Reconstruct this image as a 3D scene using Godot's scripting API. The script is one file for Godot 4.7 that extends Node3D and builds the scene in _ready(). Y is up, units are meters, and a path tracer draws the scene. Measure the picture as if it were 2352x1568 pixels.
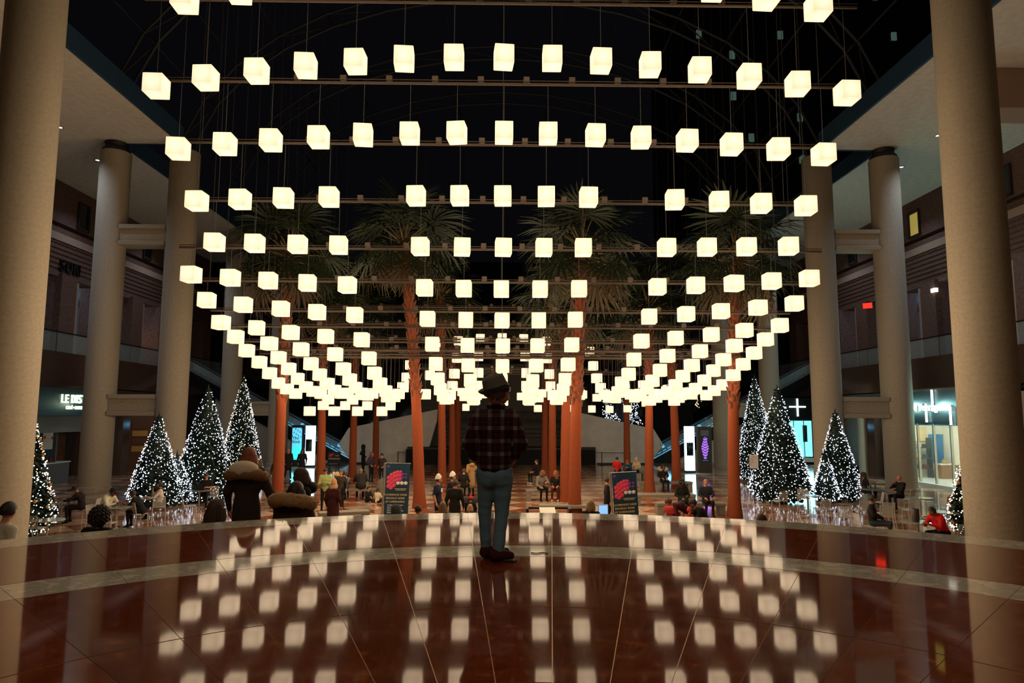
extends Node3D
# A winter garden at night: cube lanterns over palms, seen from the marble landing of a round stair.
# Metres; x to the right, y up, -z into the hall. The main floor is y = 0, the landing y = 2.68, the eye 3.73.

const EYE := 3.73
const LAND := 2.68
const S := 1.08          # spacing of the lanterns
var rng := RandomNumberGenerator.new()
var used := {}
var M := {}
var cache := {}

class MB:
	var v := PackedVector3Array()
	var n := PackedVector3Array()
	var c := PackedColorArray()
	var uv := PackedVector2Array()
	var i := PackedInt32Array()
	var col := Color(1, 1, 1)
	var xf := Transform3D()
	func vert(p: Vector3, nn: Vector3, t := Vector2.ZERO) -> int:
		v.append(xf * p); n.append((xf.basis * nn).normalized()); c.append(col); uv.append(t)
		return v.size() - 1
	func tri(a: int, b: int, d: int) -> void:
		# Godot's front faces run clockwise
		var g := (v[b] - v[a]).cross(v[d] - v[a])
		if g.dot(n[a] + n[b] + n[d]) > 0.0:
			i.append(a); i.append(d); i.append(b)
		else:
			i.append(a); i.append(b); i.append(d)
	func quad(a: Vector3, b: Vector3, d: Vector3, e: Vector3, nn: Vector3) -> void:
		var k := vert(a, nn, Vector2(0, 1)); vert(b, nn, Vector2(1, 1)); vert(d, nn, Vector2(1, 0)); vert(e, nn, Vector2(0, 0))
		tri(k, k + 1, k + 2); tri(k, k + 2, k + 3)
	func box(p: Vector3, s: Vector3) -> void:      # centre, size
		var h := s * 0.5
		for ax in 3:
			for sg in [-1.0, 1.0]:
				var nn := Vector3.ZERO; nn[ax] = sg
				var u := Vector3.ZERO; u[(ax + 1) % 3] = h[(ax + 1) % 3]
				var w := Vector3.ZERO; w[(ax + 2) % 3] = h[(ax + 2) % 3]
				var o := p + nn * h[ax]
				if ax == 0: quad(o - w - u, o + w - u, o + w + u, o - w + u, nn)
				elif ax == 1: quad(o - w - u, o - w + u, o + w + u, o + w - u, nn)
				else: quad(o - u - w, o + u - w, o + u + w, o - u + w, nn)
	func bbox(p: Vector3, s: Vector3, b: float) -> void:   # chamfered box
		var h := s * 0.5
		b = minf(b, minf(h.x, minf(h.y, h.z)) * 0.9)
		for ax in 3:
			var a1 := (ax + 1) % 3
			var a2 := (ax + 2) % 3
			for sg in [-1.0, 1.0]:
				var nn := Vector3.ZERO; nn[ax] = sg
				var u := Vector3.ZERO; u[a1] = h[a1] - b
				var w := Vector3.ZERO; w[a2] = h[a2] - b
				var o := p + nn * h[ax]
				if ax == 0: quad(o - w - u, o + w - u, o + w + u, o - w + u, nn)
				elif ax == 1: quad(o - w - u, o - w + u, o + w + u, o + w - u, nn)
				else: quad(o - u - w, o + u - w, o + u + w, o - u + w, nn)
				# edge strips between this face and the +-a1 faces
				for s2 in [-1.0, 1.0]:
					var m := Vector3.ZERO; m[a1] = s2
					var e1 := p + nn * h[ax] + m * (h[a1] - b)
					var e2 := p + nn * (h[ax] - b) + m * h[a1]
					quad(e1 - w, e1 + w, e2 + w, e2 - w, (nn + m).normalized())
		for x in [-1.0, 1.0]:
			for y in [-1.0, 1.0]:
				for z in [-1.0, 1.0]:
					var q := Vector3(x, y, z)
					var nn2 := q.normalized()
					var k := vert(p + Vector3(x * h.x, y * (h.y - b), z * (h.z - b)), nn2)
					vert(p + Vector3(x * (h.x - b), y * h.y, z * (h.z - b)), nn2)
					vert(p + Vector3(x * (h.x - b), y * (h.y - b), z * h.z), nn2)
					tri(k, k + 1, k + 2)
	func tube(pts: Array, rad: Array, seg := 8, caps := true) -> void:
		var m := pts.size()
		var prev := Vector3.ZERO
		var first := -1
		var up := Vector3.ZERO
		for j in m:
			var p: Vector3 = pts[j]
			var d: Vector3 = ((pts[mini(j + 1, m - 1)] as Vector3) - (pts[maxi(j - 1, 0)] as Vector3)).normalized()
			if up == Vector3.ZERO:
				up = Vector3.RIGHT if absf(d.x) < 0.8 else Vector3.UP
			var a := (up - d * up.dot(d)).normalized()
			up = a
			var b := d.cross(a)
			var k := v.size()
			for q in seg + 1:
				var t := TAU * q / seg
				var nn := a * cos(t) + b * sin(t)
				vert(p + nn * float(rad[j]), nn, Vector2(float(q) / seg, float(j) / maxi(m - 1, 1)))
			if j > 0:
				for q in seg:
					tri(first + q, first + q + 1, k + q + 1); tri(first + q, k + q + 1, k + q)
			if caps and (j == 0 or j == m - 1):
				var nn2 := -d if j == 0 else d
				var cc := vert(p, nn2)
				for q in seg + 1:
					var t2 := TAU * q / seg
					vert(p + (a * cos(t2) + b * sin(t2)) * float(rad[j]), nn2)
				for q in seg: tri(cc, cc + 1 + q, cc + 2 + q)
			first = k
			prev = p
	func bar(a: Vector3, b: Vector3, r: float, seg := 8) -> void:
		tube([a, b], [r, r], seg)
	func lathe(prof: Array, seg := 24, smooth := true) -> void:   # [Vector2(radius, y)]
		for j in prof.size() - 1:
			var a: Vector2 = prof[j]
			var b: Vector2 = prof[j + 1]
			if a.distance_to(b) < 1e-6: continue
			var nn := Vector2(b.y - a.y, a.x - b.x).normalized()
			var na := nn
			var nb := nn
			if smooth:
				if j > 0:
					var z: Vector2 = prof[j - 1]
					var m := Vector2(a.y - z.y, z.x - a.x).normalized()
					if m.dot(nn) > 0.6: na = (m + nn).normalized()
				if j + 2 < prof.size():
					var z2: Vector2 = prof[j + 2]
					var m2 := Vector2(z2.y - b.y, b.x - z2.x).normalized()
					if m2.dot(nn) > 0.6: nb = (m2 + nn).normalized()
			var k := v.size()
			for q in seg + 1:
				var t := TAU * q / seg
				var dir := Vector3(cos(t), 0, sin(t))
				vert(dir * a.x + Vector3(0, a.y, 0), dir * na.x + Vector3(0, na.y, 0), Vector2(float(q) / seg, a.y))
				vert(dir * b.x + Vector3(0, b.y, 0), dir * nb.x + Vector3(0, nb.y, 0), Vector2(float(q) / seg, b.y))
			for q in seg:
				var o := k + q * 2
				tri(o, o + 1, o + 3); tri(o, o + 3, o + 2)
	func ball(p: Vector3, r: Vector3, su := 12, sv := 8) -> void:
		var k := v.size()
		for y in sv + 1:
			var f := PI * y / sv
			for x in su + 1:
				var t := TAU * x / su
				var d := Vector3(sin(f) * cos(t), cos(f), sin(f) * sin(t))
				vert(p + d * r, (d / r).normalized(), Vector2(float(x) / su, float(y) / sv))
		for y in sv:
			for x in su:
				var o := k + y * (su + 1) + x
				if y > 0: tri(o, o + 1, o + su + 2)
				if y < sv - 1: tri(o, o + su + 2, o + su + 1)
	func prism(poly: PackedVector2Array, z0: float, z1: float) -> void:   # outline in x, y, extruded along z
		var t := Geometry2D.triangulate_polygon(poly)
		for side in 2:
			var z := z1 if side else z0
			var nn := Vector3(0, 0, 1 if z1 > z0 else -1) * (1.0 if side else -1.0)
			var k := v.size()
			for p in poly: vert(Vector3(p.x, p.y, z), nn, p)
			for q in range(0, t.size(), 3): tri(k + t[q], k + t[q + 1], k + t[q + 2])
		var cw := Geometry2D.is_polygon_clockwise(poly)
		for j in poly.size():
			var a := poly[j]
			var b := poly[(j + 1) % poly.size()]
			var e := (b - a).normalized()
			var nn3 := Vector3(e.y, -e.x, 0) * (-1.0 if cw else 1.0)
			quad(Vector3(a.x, a.y, z0), Vector3(b.x, b.y, z0), Vector3(b.x, b.y, z1), Vector3(a.x, a.y, z1), nn3)
	func mesh(mat: Material = null) -> ArrayMesh:
		var am := ArrayMesh.new()
		var arr := []
		arr.resize(Mesh.ARRAY_MAX)
		arr[Mesh.ARRAY_VERTEX] = v; arr[Mesh.ARRAY_NORMAL] = n; arr[Mesh.ARRAY_COLOR] = c; arr[Mesh.ARRAY_TEX_UV] = uv; arr[Mesh.ARRAY_INDEX] = i
		am.add_surface_from_arrays(Mesh.PRIMITIVE_TRIANGLES, arr)
		if mat: am.surface_set_material(0, mat)
		return am

# ---------------------------------------------------------------- naming and placing
func W(x: float, y: float, z: float) -> Vector3:      # y above the main floor, z ahead of the eye
	return Vector3(x, y, -z)

func numbered(called: String) -> String:
	var k: int = used.get(called, -1) + 1
	used[called] = k
	return called if k == 0 else "%s_%03d" % [called, k]

func tag(o: Node3D, label: String, category := "", group := "", kind := "") -> Node3D:
	if label: o.set_meta("label", label)
	if category: o.set_meta("category", category)
	if group: o.set_meta("group", group)
	if kind: o.set_meta("kind", kind)
	return o

func thing(called: String, label: String, category: String, at := Vector3.ZERO, turn := 0.0, group := "") -> Node3D:
	var o := Node3D.new()
	o.name = numbered(called)
	add_child(o)
	o.position = at
	o.rotation.y = turn
	return tag(o, label, category, group)

func part(parent: Node3D, called: String, mesh: Mesh, mat: Material, at := Vector3.ZERO, rot := Vector3.ZERO) -> MeshInstance3D:
	var o := MeshInstance3D.new()
	o.name = called
	o.mesh = mesh
	if mat: o.material_override = mat
	parent.add_child(o, true)
	o.position = at
	o.rotation = rot
	return o

func single(called: String, mesh: Mesh, mat: Material, label: String, category: String, at := Vector3.ZERO, turn := 0.0, group := "") -> MeshInstance3D:
	var o := MeshInstance3D.new()
	o.name = numbered(called)
	o.mesh = mesh
	if mat: o.material_override = mat
	add_child(o)
	o.position = at
	o.rotation.y = turn
	tag(o, label, category, group)
	return o

func struct(called: String, mesh: Mesh, mat: Material, label: String, at := Vector3.ZERO, turn := 0.0) -> MeshInstance3D:
	var o := single(called, mesh, mat, label, "", at, turn)
	o.set_meta("kind", "structure")
	return o

func copy(o: Node3D, at: Vector3, turn := 0.0, label := "") -> Node3D:
	var base: String = o.get_meta("base_name", "")
	var c: Node3D = o.duplicate()
	c.name = numbered(base)
	add_child(c)
	c.position = at
	c.rotation.y = turn
	if label: c.set_meta("label", label)
	return c

func boxes(list: Array) -> ArrayMesh:     # [centre, size] pairs
	var b := MB.new()
	for q in list: b.box(q[0], q[1])
	return b.mesh()

func omni(parent: Node3D, at: Vector3, col: Color, energy: float, size := 0.15, reach := 60.0) -> OmniLight3D:
	var l := OmniLight3D.new()
	l.name = "glow"
	l.light_color = col
	l.light_energy = energy
	l.light_size = size
	l.omni_range = reach
	l.omni_attenuation = 2.0
	l.shadow_enabled = true
	parent.add_child(l, true)
	l.position = at
	return l

func area(parent: Node3D, at: Vector3, rot: Vector3, size: Vector2, col: Color, energy: float) -> void:
	var l := AreaLight3D.new()
	l.name = "glow"
	l.light_color = col
	l.light_energy = energy
	l.area_size = size
	l.area_range = 60.0
	l.shadow_enabled = true
	parent.add_child(l, true)
	l.position = at
	l.rotation = rot

# ---------------------------------------------------------------- materials
func noise(seed_: int, freq: float, oct := 4, type := FastNoiseLite.TYPE_SIMPLEX_SMOOTH, warp := 0.0) -> FastNoiseLite:
	var f := FastNoiseLite.new()
	f.seed = seed_; f.frequency = freq; f.noise_type = type
	f.fractal_type = FastNoiseLite.FRACTAL_FBM; f.fractal_octaves = oct
	if warp > 0.0:
		f.domain_warp_enabled = true; f.domain_warp_amplitude = warp; f.domain_warp_frequency = freq * 0.7
	return f

func ramp_tex(f: FastNoiseLite, stops: Array, size := 512) -> NoiseTexture2D:
	var g := Gradient.new()
	var off := PackedFloat32Array()
	var cs := PackedColorArray()
	for s in stops:
		off.append(s[0]); cs.append(s[1])
	g.offsets = off; g.colors = cs
	var t := NoiseTexture2D.new()
	t.width = size; t.height = size; t.seamless = true; t.noise = f; t.color_ramp = g
	return t

func bump_tex(f: FastNoiseLite, strength := 4.0, size := 512) -> NoiseTexture2D:
	var t := NoiseTexture2D.new()
	t.width = size; t.height = size; t.seamless = true; t.noise = f; t.as_normal_map = true; t.bump_strength = strength
	return t

func mat(key: String, col: Color, rough := 0.7, metal := 0.0, spec := 0.5) -> StandardMaterial3D:
	if M.has(key): return M[key]
	var m := StandardMaterial3D.new()
	m.resource_name = key
	m.albedo_color = col; m.roughness = rough; m.metallic = metal; m.metallic_specular = spec
	M[key] = m
	return m

func tri_tex(m: StandardMaterial3D, tex: Texture2D, scale: float, world := true) -> void:
	m.albedo_texture = tex
	m.uv1_triplanar = true
	m.uv1_world_triplanar = world
	m.uv1_scale = Vector3.ONE * scale

func glowing(key: String, col: Color, energy: float) -> StandardMaterial3D:
	if M.has(key): return M[key]
	var m := mat(key, col, 0.5)
	m.emission_enabled = true; m.emission = col; m.emission_energy_multiplier = energy
	return m

func c8(r: int, g: int, b: int) -> Color:
	return Color(r / 255.0, g / 255.0, b / 255.0)

func make_materials() -> void:
	var m: StandardMaterial3D
	m = mat("red_marble", Color.WHITE, 0.045, 0.0, 0.7)
	tri_tex(m, ramp_tex(noise(3, 0.011, 5, FastNoiseLite.TYPE_SIMPLEX_SMOOTH, 26.0), [[0.0, c8(84, 36, 16)], [0.4, c8(104, 47, 22)], [0.52, c8(112, 53, 27)], [0.6, c8(100, 44, 21)], [0.78, c8(120, 60, 33)], [1.0, c8(144, 84, 54)]], 1024), 0.45)
	m.roughness_texture = null
	m = mat("red_marble_dark", Color.WHITE, 0.05, 0.0, 0.7)
	tri_tex(m, ramp_tex(noise(9, 0.013, 5, FastNoiseLite.TYPE_SIMPLEX_SMOOTH, 30.0), [[0.0, c8(78, 32, 14)], [0.45, c8(97, 43, 20)], [0.6, c8(92, 40, 18)], [0.8, c8(110, 53, 28)], [1.0, c8(136, 78, 50)]], 1024), 0.37)
	m = mat("grey_marble", Color.WHITE, 0.06, 0.0, 0.65)
	tri_tex(m, ramp_tex(noise(21, 0.008, 6, FastNoiseLite.TYPE_SIMPLEX_SMOOTH, 34.0), [[0.0, c8(138, 133, 120)], [0.42, c8(172, 165, 149)], [0.52, c8(150, 145, 132)], [0.68, c8(184, 176, 159)], [1.0, c8(198, 190, 172)]], 1024), 0.8)
	m = mat("joint", c8(70, 55, 40), 0.8)
	mat("joint_brass", c8(170, 132, 88), 0.35, 0.5)
	m = mat("stair_stone", c8(120, 96, 78), 0.25)
	var fl := [[c8(198, 164, 132), "floor_beige"], [c8(150, 100, 72), "floor_brown"], [c8(126, 66, 46), "floor_red"], [c8(172, 142, 116), "floor_grey"]]
	for k in 4:
		m = mat(fl[k][1], Color.WHITE, 0.09, 0.0, 0.6)
		var cc: Color = fl[k][0]
		tri_tex(m, ramp_tex(noise(30 + k, 0.014, 4, FastNoiseLite.TYPE_SIMPLEX_SMOOTH, 20.0), [[0.0, cc.darkened(0.25)], [0.5, cc], [1.0, cc.lightened(0.2)]], 256), 0.5)
	m = mat("column_stone", Color.WHITE, 0.75, 0.0, 0.3)
	tri_tex(m, ramp_tex(noise(40, 0.05, 4), [[0.0, c8(152, 139, 119)], [0.5, c8(164, 151, 131)], [1.0, c8(172, 160, 140)]], 256), 0.6)
	m = mat("soffit_white", Color.WHITE, 0.85)
	tri_tex(m, ramp_tex(noise(41, 0.03, 4), [[0.0, c8(196, 190, 176)], [1.0, c8(214, 208, 194)]], 256), 0.3)
	m = mat("fascia_blue", c8(38, 62, 82), 0.5)
	m = mat("brick_brown", Color.WHITE, 0.75)
	tri_tex(m, ramp_tex(noise(42, 0.03, 4), [[0.0, c8(74, 52, 42)], [0.5, c8(92, 66, 54)], [1.0, c8(108, 80, 66)]], 256), 0.5)
	mat("band_light", c8(150, 126, 108), 0.7)
	mat("band_dark", c8(36, 26, 22), 0.7)
	m = mat("granite_brown", Color.WHITE, 0.12, 0.0, 0.55)
	tri_tex(m, ramp_tex(noise(43, 0.12, 3), [[0.0, c8(58, 40, 32)], [1.0, c8(92, 68, 56)]], 256), 0.8)
	mat("dark_metal", c8(26, 24, 24), 0.45, 0.6)
	mat("black_paint", c8(14, 13, 13), 0.6)
	mat("rail_steel", c8(74, 62, 52), 0.38, 0.6)
	mat("roof_steel", c8(38, 40, 42), 0.6)
	mat("silver", c8(190, 186, 178), 0.28, 0.85)
	mat("chair_metal", c8(186, 180, 168), 0.42, 0.25)
	mat("cable", c8(40, 36, 32), 0.6)
	mat("bench_stone", c8(118, 110, 95), 0.5)
	m = mat("shell_plaster", Color.WHITE, 0.9)
	tri_tex(m, ramp_tex(noise(44, 0.02, 4), [[0.0, c8(188, 180, 170)], [1.0, c8(206, 198, 188)]], 256), 0.2)
	mat("curtain_black", c8(18, 16, 16), 0.95)
	mat("wall_grey", c8(78, 72, 64), 0.9)
	m = mat("palm_bark", Color.WHITE, 0.95, 0.0, 0.2)
	tri_tex(m, ramp_tex(noise(50, 0.05, 4), [[0.0, c8(112, 55, 33)], [0.5, c8(132, 66, 40)], [1.0, c8(146, 78, 49)]], 256), 1.6, false)
	m = mat("palm_boot", Color.WHITE, 0.9)
	tri_tex(m, ramp_tex(noise(51, 0.08, 3), [[0.0, c8(64, 33, 21)], [0.5, c8(98, 52, 32)], [1.0, c8(134, 82, 54)]], 256), 3.0, false)
	m = mat("palm_leaf", Color.WHITE, 0.5)
	tri_tex(m, ramp_tex(noise(52, 0.06, 3), [[0.0, c8(24, 33, 16)], [0.6, c8(40, 52, 26)], [1.0, c8(66, 72, 38)]], 256), 1.0, false)
	m.backlight_enabled = true; m.backlight = c8(26, 34, 12)
	mat("palm_dead", c8(78, 62, 38), 0.9)
	mat("palm_stalk", c8(104, 84, 46), 0.7)
	m = mat("fir", Color.WHITE, 0.7)
	tri_tex(m, ramp_tex(noise(53, 0.2, 3), [[0.0, c8(12, 26, 18)], [1.0, c8(34, 58, 40)]], 128), 2.0)
	mat("gold", c8(212, 150, 76), 0.18, 0.9)
	mat("ornament_silver", c8(206, 190, 170), 0.15, 0.9)
	glowing("fairy_white", c8(226, 238, 255), 2.6)
	glowing("fairy_warm", c8(255, 222, 160), 3.0)
	glowing("cyan_screen", c8(120, 226, 240), 1.6)
	glowing("white_screen", c8(214, 248, 255), 1.7)
	glowing("shop_white", c8(255, 246, 226), 1.5)
	glowing("sign_white", c8(232, 255, 250), 3.0)
	glowing("sign_green", c8(226, 255, 214), 2.6)
	glowing("downlight_glow", c8(226, 240, 255), 6.0)
	glowing("exit_red", c8(255, 40, 24), 1.8)
	glowing("window_lit_yellow", c8(206, 184, 92), 0.38)
	glowing("window_lit_green", c8(150, 200, 180), 0.12)
	glowing("tablet_blue", c8(120, 170, 255), 1.4)
	glowing("blue_led", c8(110, 200, 240), 0.8)
	m = mat("glass", Color(0.75, 0.85, 0.85, 0.12), 0.03)
	m.transparency = BaseMaterial3D.TRANSPARENCY_ALPHA
	m = mat("glass_dark", c8(12, 14, 17), 0.06, 0.0, 0.6)
	m = mat("body", Color.WHITE, 0.85, 0.0, 0.3)
	m.vertex_color_use_as_albedo = true
	m = mat("paint", Color.WHITE, 0.55)
	m.vertex_color_use_as_albedo = true
	# lantern diffuser: the lamp inside shows as a warmer, brighter middle
	m = mat("lantern_glow", c8(100, 95, 86), 0.6)
	m.emission_enabled = true
	m.emission = Color(1.0, 0.88, 0.735)
	m.emission_energy_multiplier = 1.62
	m.emission_operator = BaseMaterial3D.EMISSION_OP_MULTIPLY
	var g := Gradient.new()
	g.offsets = PackedFloat32Array([0.0, 0.45, 1.0])
	g.colors = PackedColorArray([Color(1, 1, 1), Color(0.92, 0.915, 0.90), Color(0.835, 0.825, 0.80)])
	var gt := GradientTexture2D.new()
	gt.gradient = g; gt.width = 128; gt.height = 128; gt.fill = GradientTexture2D.FILL_RADIAL
	gt.fill_from = Vector2(0.5, 0.45); gt.fill_to = Vector2(1.0, 0.95)
	m.emission_texture = gt

func _ready() -> void:
	rng.seed = 20
	# camera
	var cam := Camera3D.new()
	cam.name = "camera"
	add_child(cam)
	cam.fov = rad_to_deg(2.0 * atan(784.0 / 1580.0))
	cam.near = 0.05; cam.far = 400.0
	cam.position = Vector3(0, EYE, 0)
	cam.basis = Basis(Vector3.UP, deg_to_rad(-0.834)) * Basis(Vector3.RIGHT, deg_to_rad(6.15)) * Basis(Vector3.BACK, 0.0033)
	cam.current = true
	# night sky and exposure
	var we := WorldEnvironment.new()
	we.name = "surroundings"
	var env := Environment.new()
	env.background_mode = Environment.BG_COLOR
	env.background_color = c8(7, 7, 9)
	env.tonemap_mode = Environment.TONE_MAPPER_LINEAR
	env.tonemap_exposure = 1.0
	env.sdfgi_enabled = true; env.ssao_enabled = true; env.ssil_enabled = true
	we.environment = env
	add_child(we)
	make_materials()
	build_landing()
	build_main_floor()
	build_hall()
	build_side_walls()
	build_rear()
	build_lanterns()
	build_palms()
	build_firs()
	build_escalators()
	build_kiosks()
	build_shops()
	build_furniture()
	build_people()
	build_boy()

# ---------------------------------------------------------------- landing and round stair
const LC := Vector3(0.094, LAND, -1.30)     # centre of the round landing
func ring_tile(r0: float, r1: float, a0: float, a1: float, gap: float, top: float, bot: float, steps := 5) -> ArrayMesh:
	# a slab of a ring, angles from straight ahead, chamfered along its top
	var b := MB.new()
	var ch := 0.004
	var rings := [[0.0, ch * 0.0], [1.0, 1.0]]
	for j in steps:
		var f0 := float(j) / steps
		var f1 := float(j + 1) / steps
		var pts := []
		for f in [f0, f1]:
			var row := []
			for rr in [r0, r1]:
				var g: float = gap / maxf(rr, 0.3)
				var a: float = lerpf(a0 + g, a1 - g, f)
				var r: float = rr + gap if rr == r0 else rr - gap
				var d := Vector3(sin(a), 0, -cos(a))
				row.append([d, r])
			pts.append(row)
		var q := func(p: Array, y: float, inset: float, inner: bool) -> Vector3:
			return (p[0] as Vector3) * (float(p[1]) + (inset if inner else -inset)) + Vector3(0, y, 0)
		var i0 := pts[0][0] as Array
		var o0 := pts[0][1] as Array
		var i1 := pts[1][0] as Array
		var o1 := pts[1][1] as Array
		b.quad(q.call(i0, top, ch, true), q.call(o0, top, ch, false), q.call(o1, top, ch, false), q.call(i1, top, ch, true), Vector3.UP)
		var dm := ((o0[0] as Vector3) + (o1[0] as Vector3)).normalized()
		b.quad(q.call(o0, top, ch, false), q.call(o1, top, ch, false), q.call(o1, top - ch, 0.0, false), q.call(o0, top - ch, 0.0, false), (dm + Vector3.UP).normalized())
		b.quad(q.call(o0, top - ch, 0.0, false), q.call(o1, top - ch, 0.0, false), q.call(o1, bot, 0.0, false), q.call(o0, bot, 0.0, false), dm)
		if r0 > 0.05:
			b.quad(q.call(i0, top, ch, true), q.call(i1, top, ch, true), q.call(i1, top - ch, 0.0, true), q.call(i0, top - ch, 0.0, true), (Vector3.UP - dm).normalized())
			b.quad(q.call(i0, top - ch, 0.0, true), q.call(i1, top - ch, 0.0, true), q.call(i1, bot, 0.0, true), q.call(i0, bot, 0.0, true), -dm)
		if j == 0 or j == steps - 1:
			var ii := i0 if j == 0 else i1
			var oo := o0 if j == 0 else o1
			var side := Vector3.UP.cross(dm) * (1.0 if j == 0 else -1.0)
			b.quad(q.call(ii, top, ch, true), q.call(oo, top, ch, false), q.call(oo, bot, 0.0, false), q.call(ii, bot, 0.0, true), side)
	return b.mesh()

func build_landing() -> void:
	var b := MB.new()
	b.lathe([Vector2(0, -0.0035), Vector2(6.33, -0.0035), Vector2(6.33, -0.17), Vector2(0, -0.17)], 96, false)
	b.box(Vector3(0, -0.2, 6.0), Vector3(26, 0.34, 12.0))
	var base := struct("floor_landing", b.mesh(), M.joint_brass, "round marble landing at the head of the stair", LC)
	var rr := [6.35, 5.91, 4.455, 4.01, 2.64, 1.55, 0.0]
	var d := deg_to_rad(8.30)
	var a0 := deg_to_rad(4.13)
	for k in 6:
		for j in range(-13, 13):
			var grey := k == 0 or k == 2
			var m: Material = M.grey_marble if grey else (M.red_marble if (j + k * 3) % 3 else M.red_marble_dark)
			part(base, "marble_band" if grey else "marble_slab", ring_tile(rr[k + 1], rr[k], a0 + j * d, a0 + (j + 1) * d, 0.0018, 0.0, -0.024), m)
	# the stair falls away beyond the edge
	var st := thing("floor_stair", "round stair falling from the landing to the hall floor", "", Vector3(LC.x, 0, LC.z))
	st.set_meta("kind", "structure")
	for s in 15:
		var ro := 6.33 + 0.35 * (s + 1)
		var y := LAND - 0.1675 * (s + 1)
		part(st, "step", ring_tile(ro - 0.37, ro, -2.0, 2.0, 0.0, y, y - 0.34, 56), M.stair_stone)

func build_main_floor() -> void:
	var b := MB.new()
	b.box(Vector3(0, -0.28, -32), Vector3(70, 0.5, 92))
	var base := struct("floor", b.mesh(), M.joint, "polished stone floor of the hall")
	# square slabs laid on the diagonal
	var t := 1.30
	var sm := {}
	for key in ["floor_beige", "floor_brown", "floor_red", "floor_grey"]:
		var s := MB.new()
		s.bbox(Vector3(0, -0.015, 0), Vector3(t - 0.012, 0.03, t - 0.012), 0.004)
		sm[key] = s.mesh()
	var all := []
	var rest := {}
	for key in sm: rest[key] = MB.new()
	for p in range(-60, 61):
		for q in range(-60, 61):
			var x := (p - q) * t * 0.70711
			var z := (p + q) * t * 0.70711 + 34.0
			if absf(x) > 26.0 or z < 10.5 or z > 61.0: continue
			if Vector2(x - LC.x, z - 1.3).length() < 11.4: continue
			# bands of dark slabs crossing a beige field
			var r := rng.randf()
			var key := "floor_beige" if r < 0.62 else "floor_grey"
			if posmod(p + q, 2) == 1: key = "floor_brown" if r < 0.66 else "floor_red"
			all.append([Vector2(x * 0.9, z - 14.0).length() + (0.0 if absf(x / z) < 0.62 else 40.0), x, z, key])
	all.sort_custom(func(a, c): return a[0] < c[0])
	var turn := Basis(Vector3.UP, PI / 4)
	for k in all.size():
		var e: Array = all[k]
		if k < 296:
			part(base, "floor_slab", sm[e[3]], M[e[3]], W(e[1], 0, e[2]), Vector3(0, PI / 4, 0))
		else:
			var s: MB = rest[e[3]]
			s.xf = Transform3D(turn, W(e[1], 0, e[2]))
			s.box(Vector3(0, -0.015, 0), Vector3(t - 0.012, 0.03, t - 0.012))
	for key in rest:
		var o := part(base, "far_slabs", rest[key].mesh(), M[key])
		o.set_meta("kind", "stuff")

# ---------------------------------------------------------------- columns, soffits, beams, roof
func column(x: float, z: float, r: float, h: float, cap: bool, label: String) -> void:
	var t := thing("column", label, "column", W(x, 0, z), 0, "round stone columns")
	var b := MB.new()
	b.lathe([Vector2(0, 0.0), Vector2(r + 0.06, 0.0), Vector2(r + 0.06, 0.16), Vector2(r, 0.2), Vector2(r, h - 0.03), Vector2(r - 0.03, h), Vector2(0, h)], 48)
	part(t, "shaft", b.mesh(), M.column_stone)
	if cap:
		var c := MB.new()
		c.lathe([Vector2(r * 0.9, h), Vector2(r * 0.92, h + 0.12), Vector2(r * 0.7, h + 0.3), Vector2(r * 0.78, h + 0.5), Vector2(0, h + 0.5)], 32)
		part(t, "capital", c.mesh(), M.black_paint)

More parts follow.
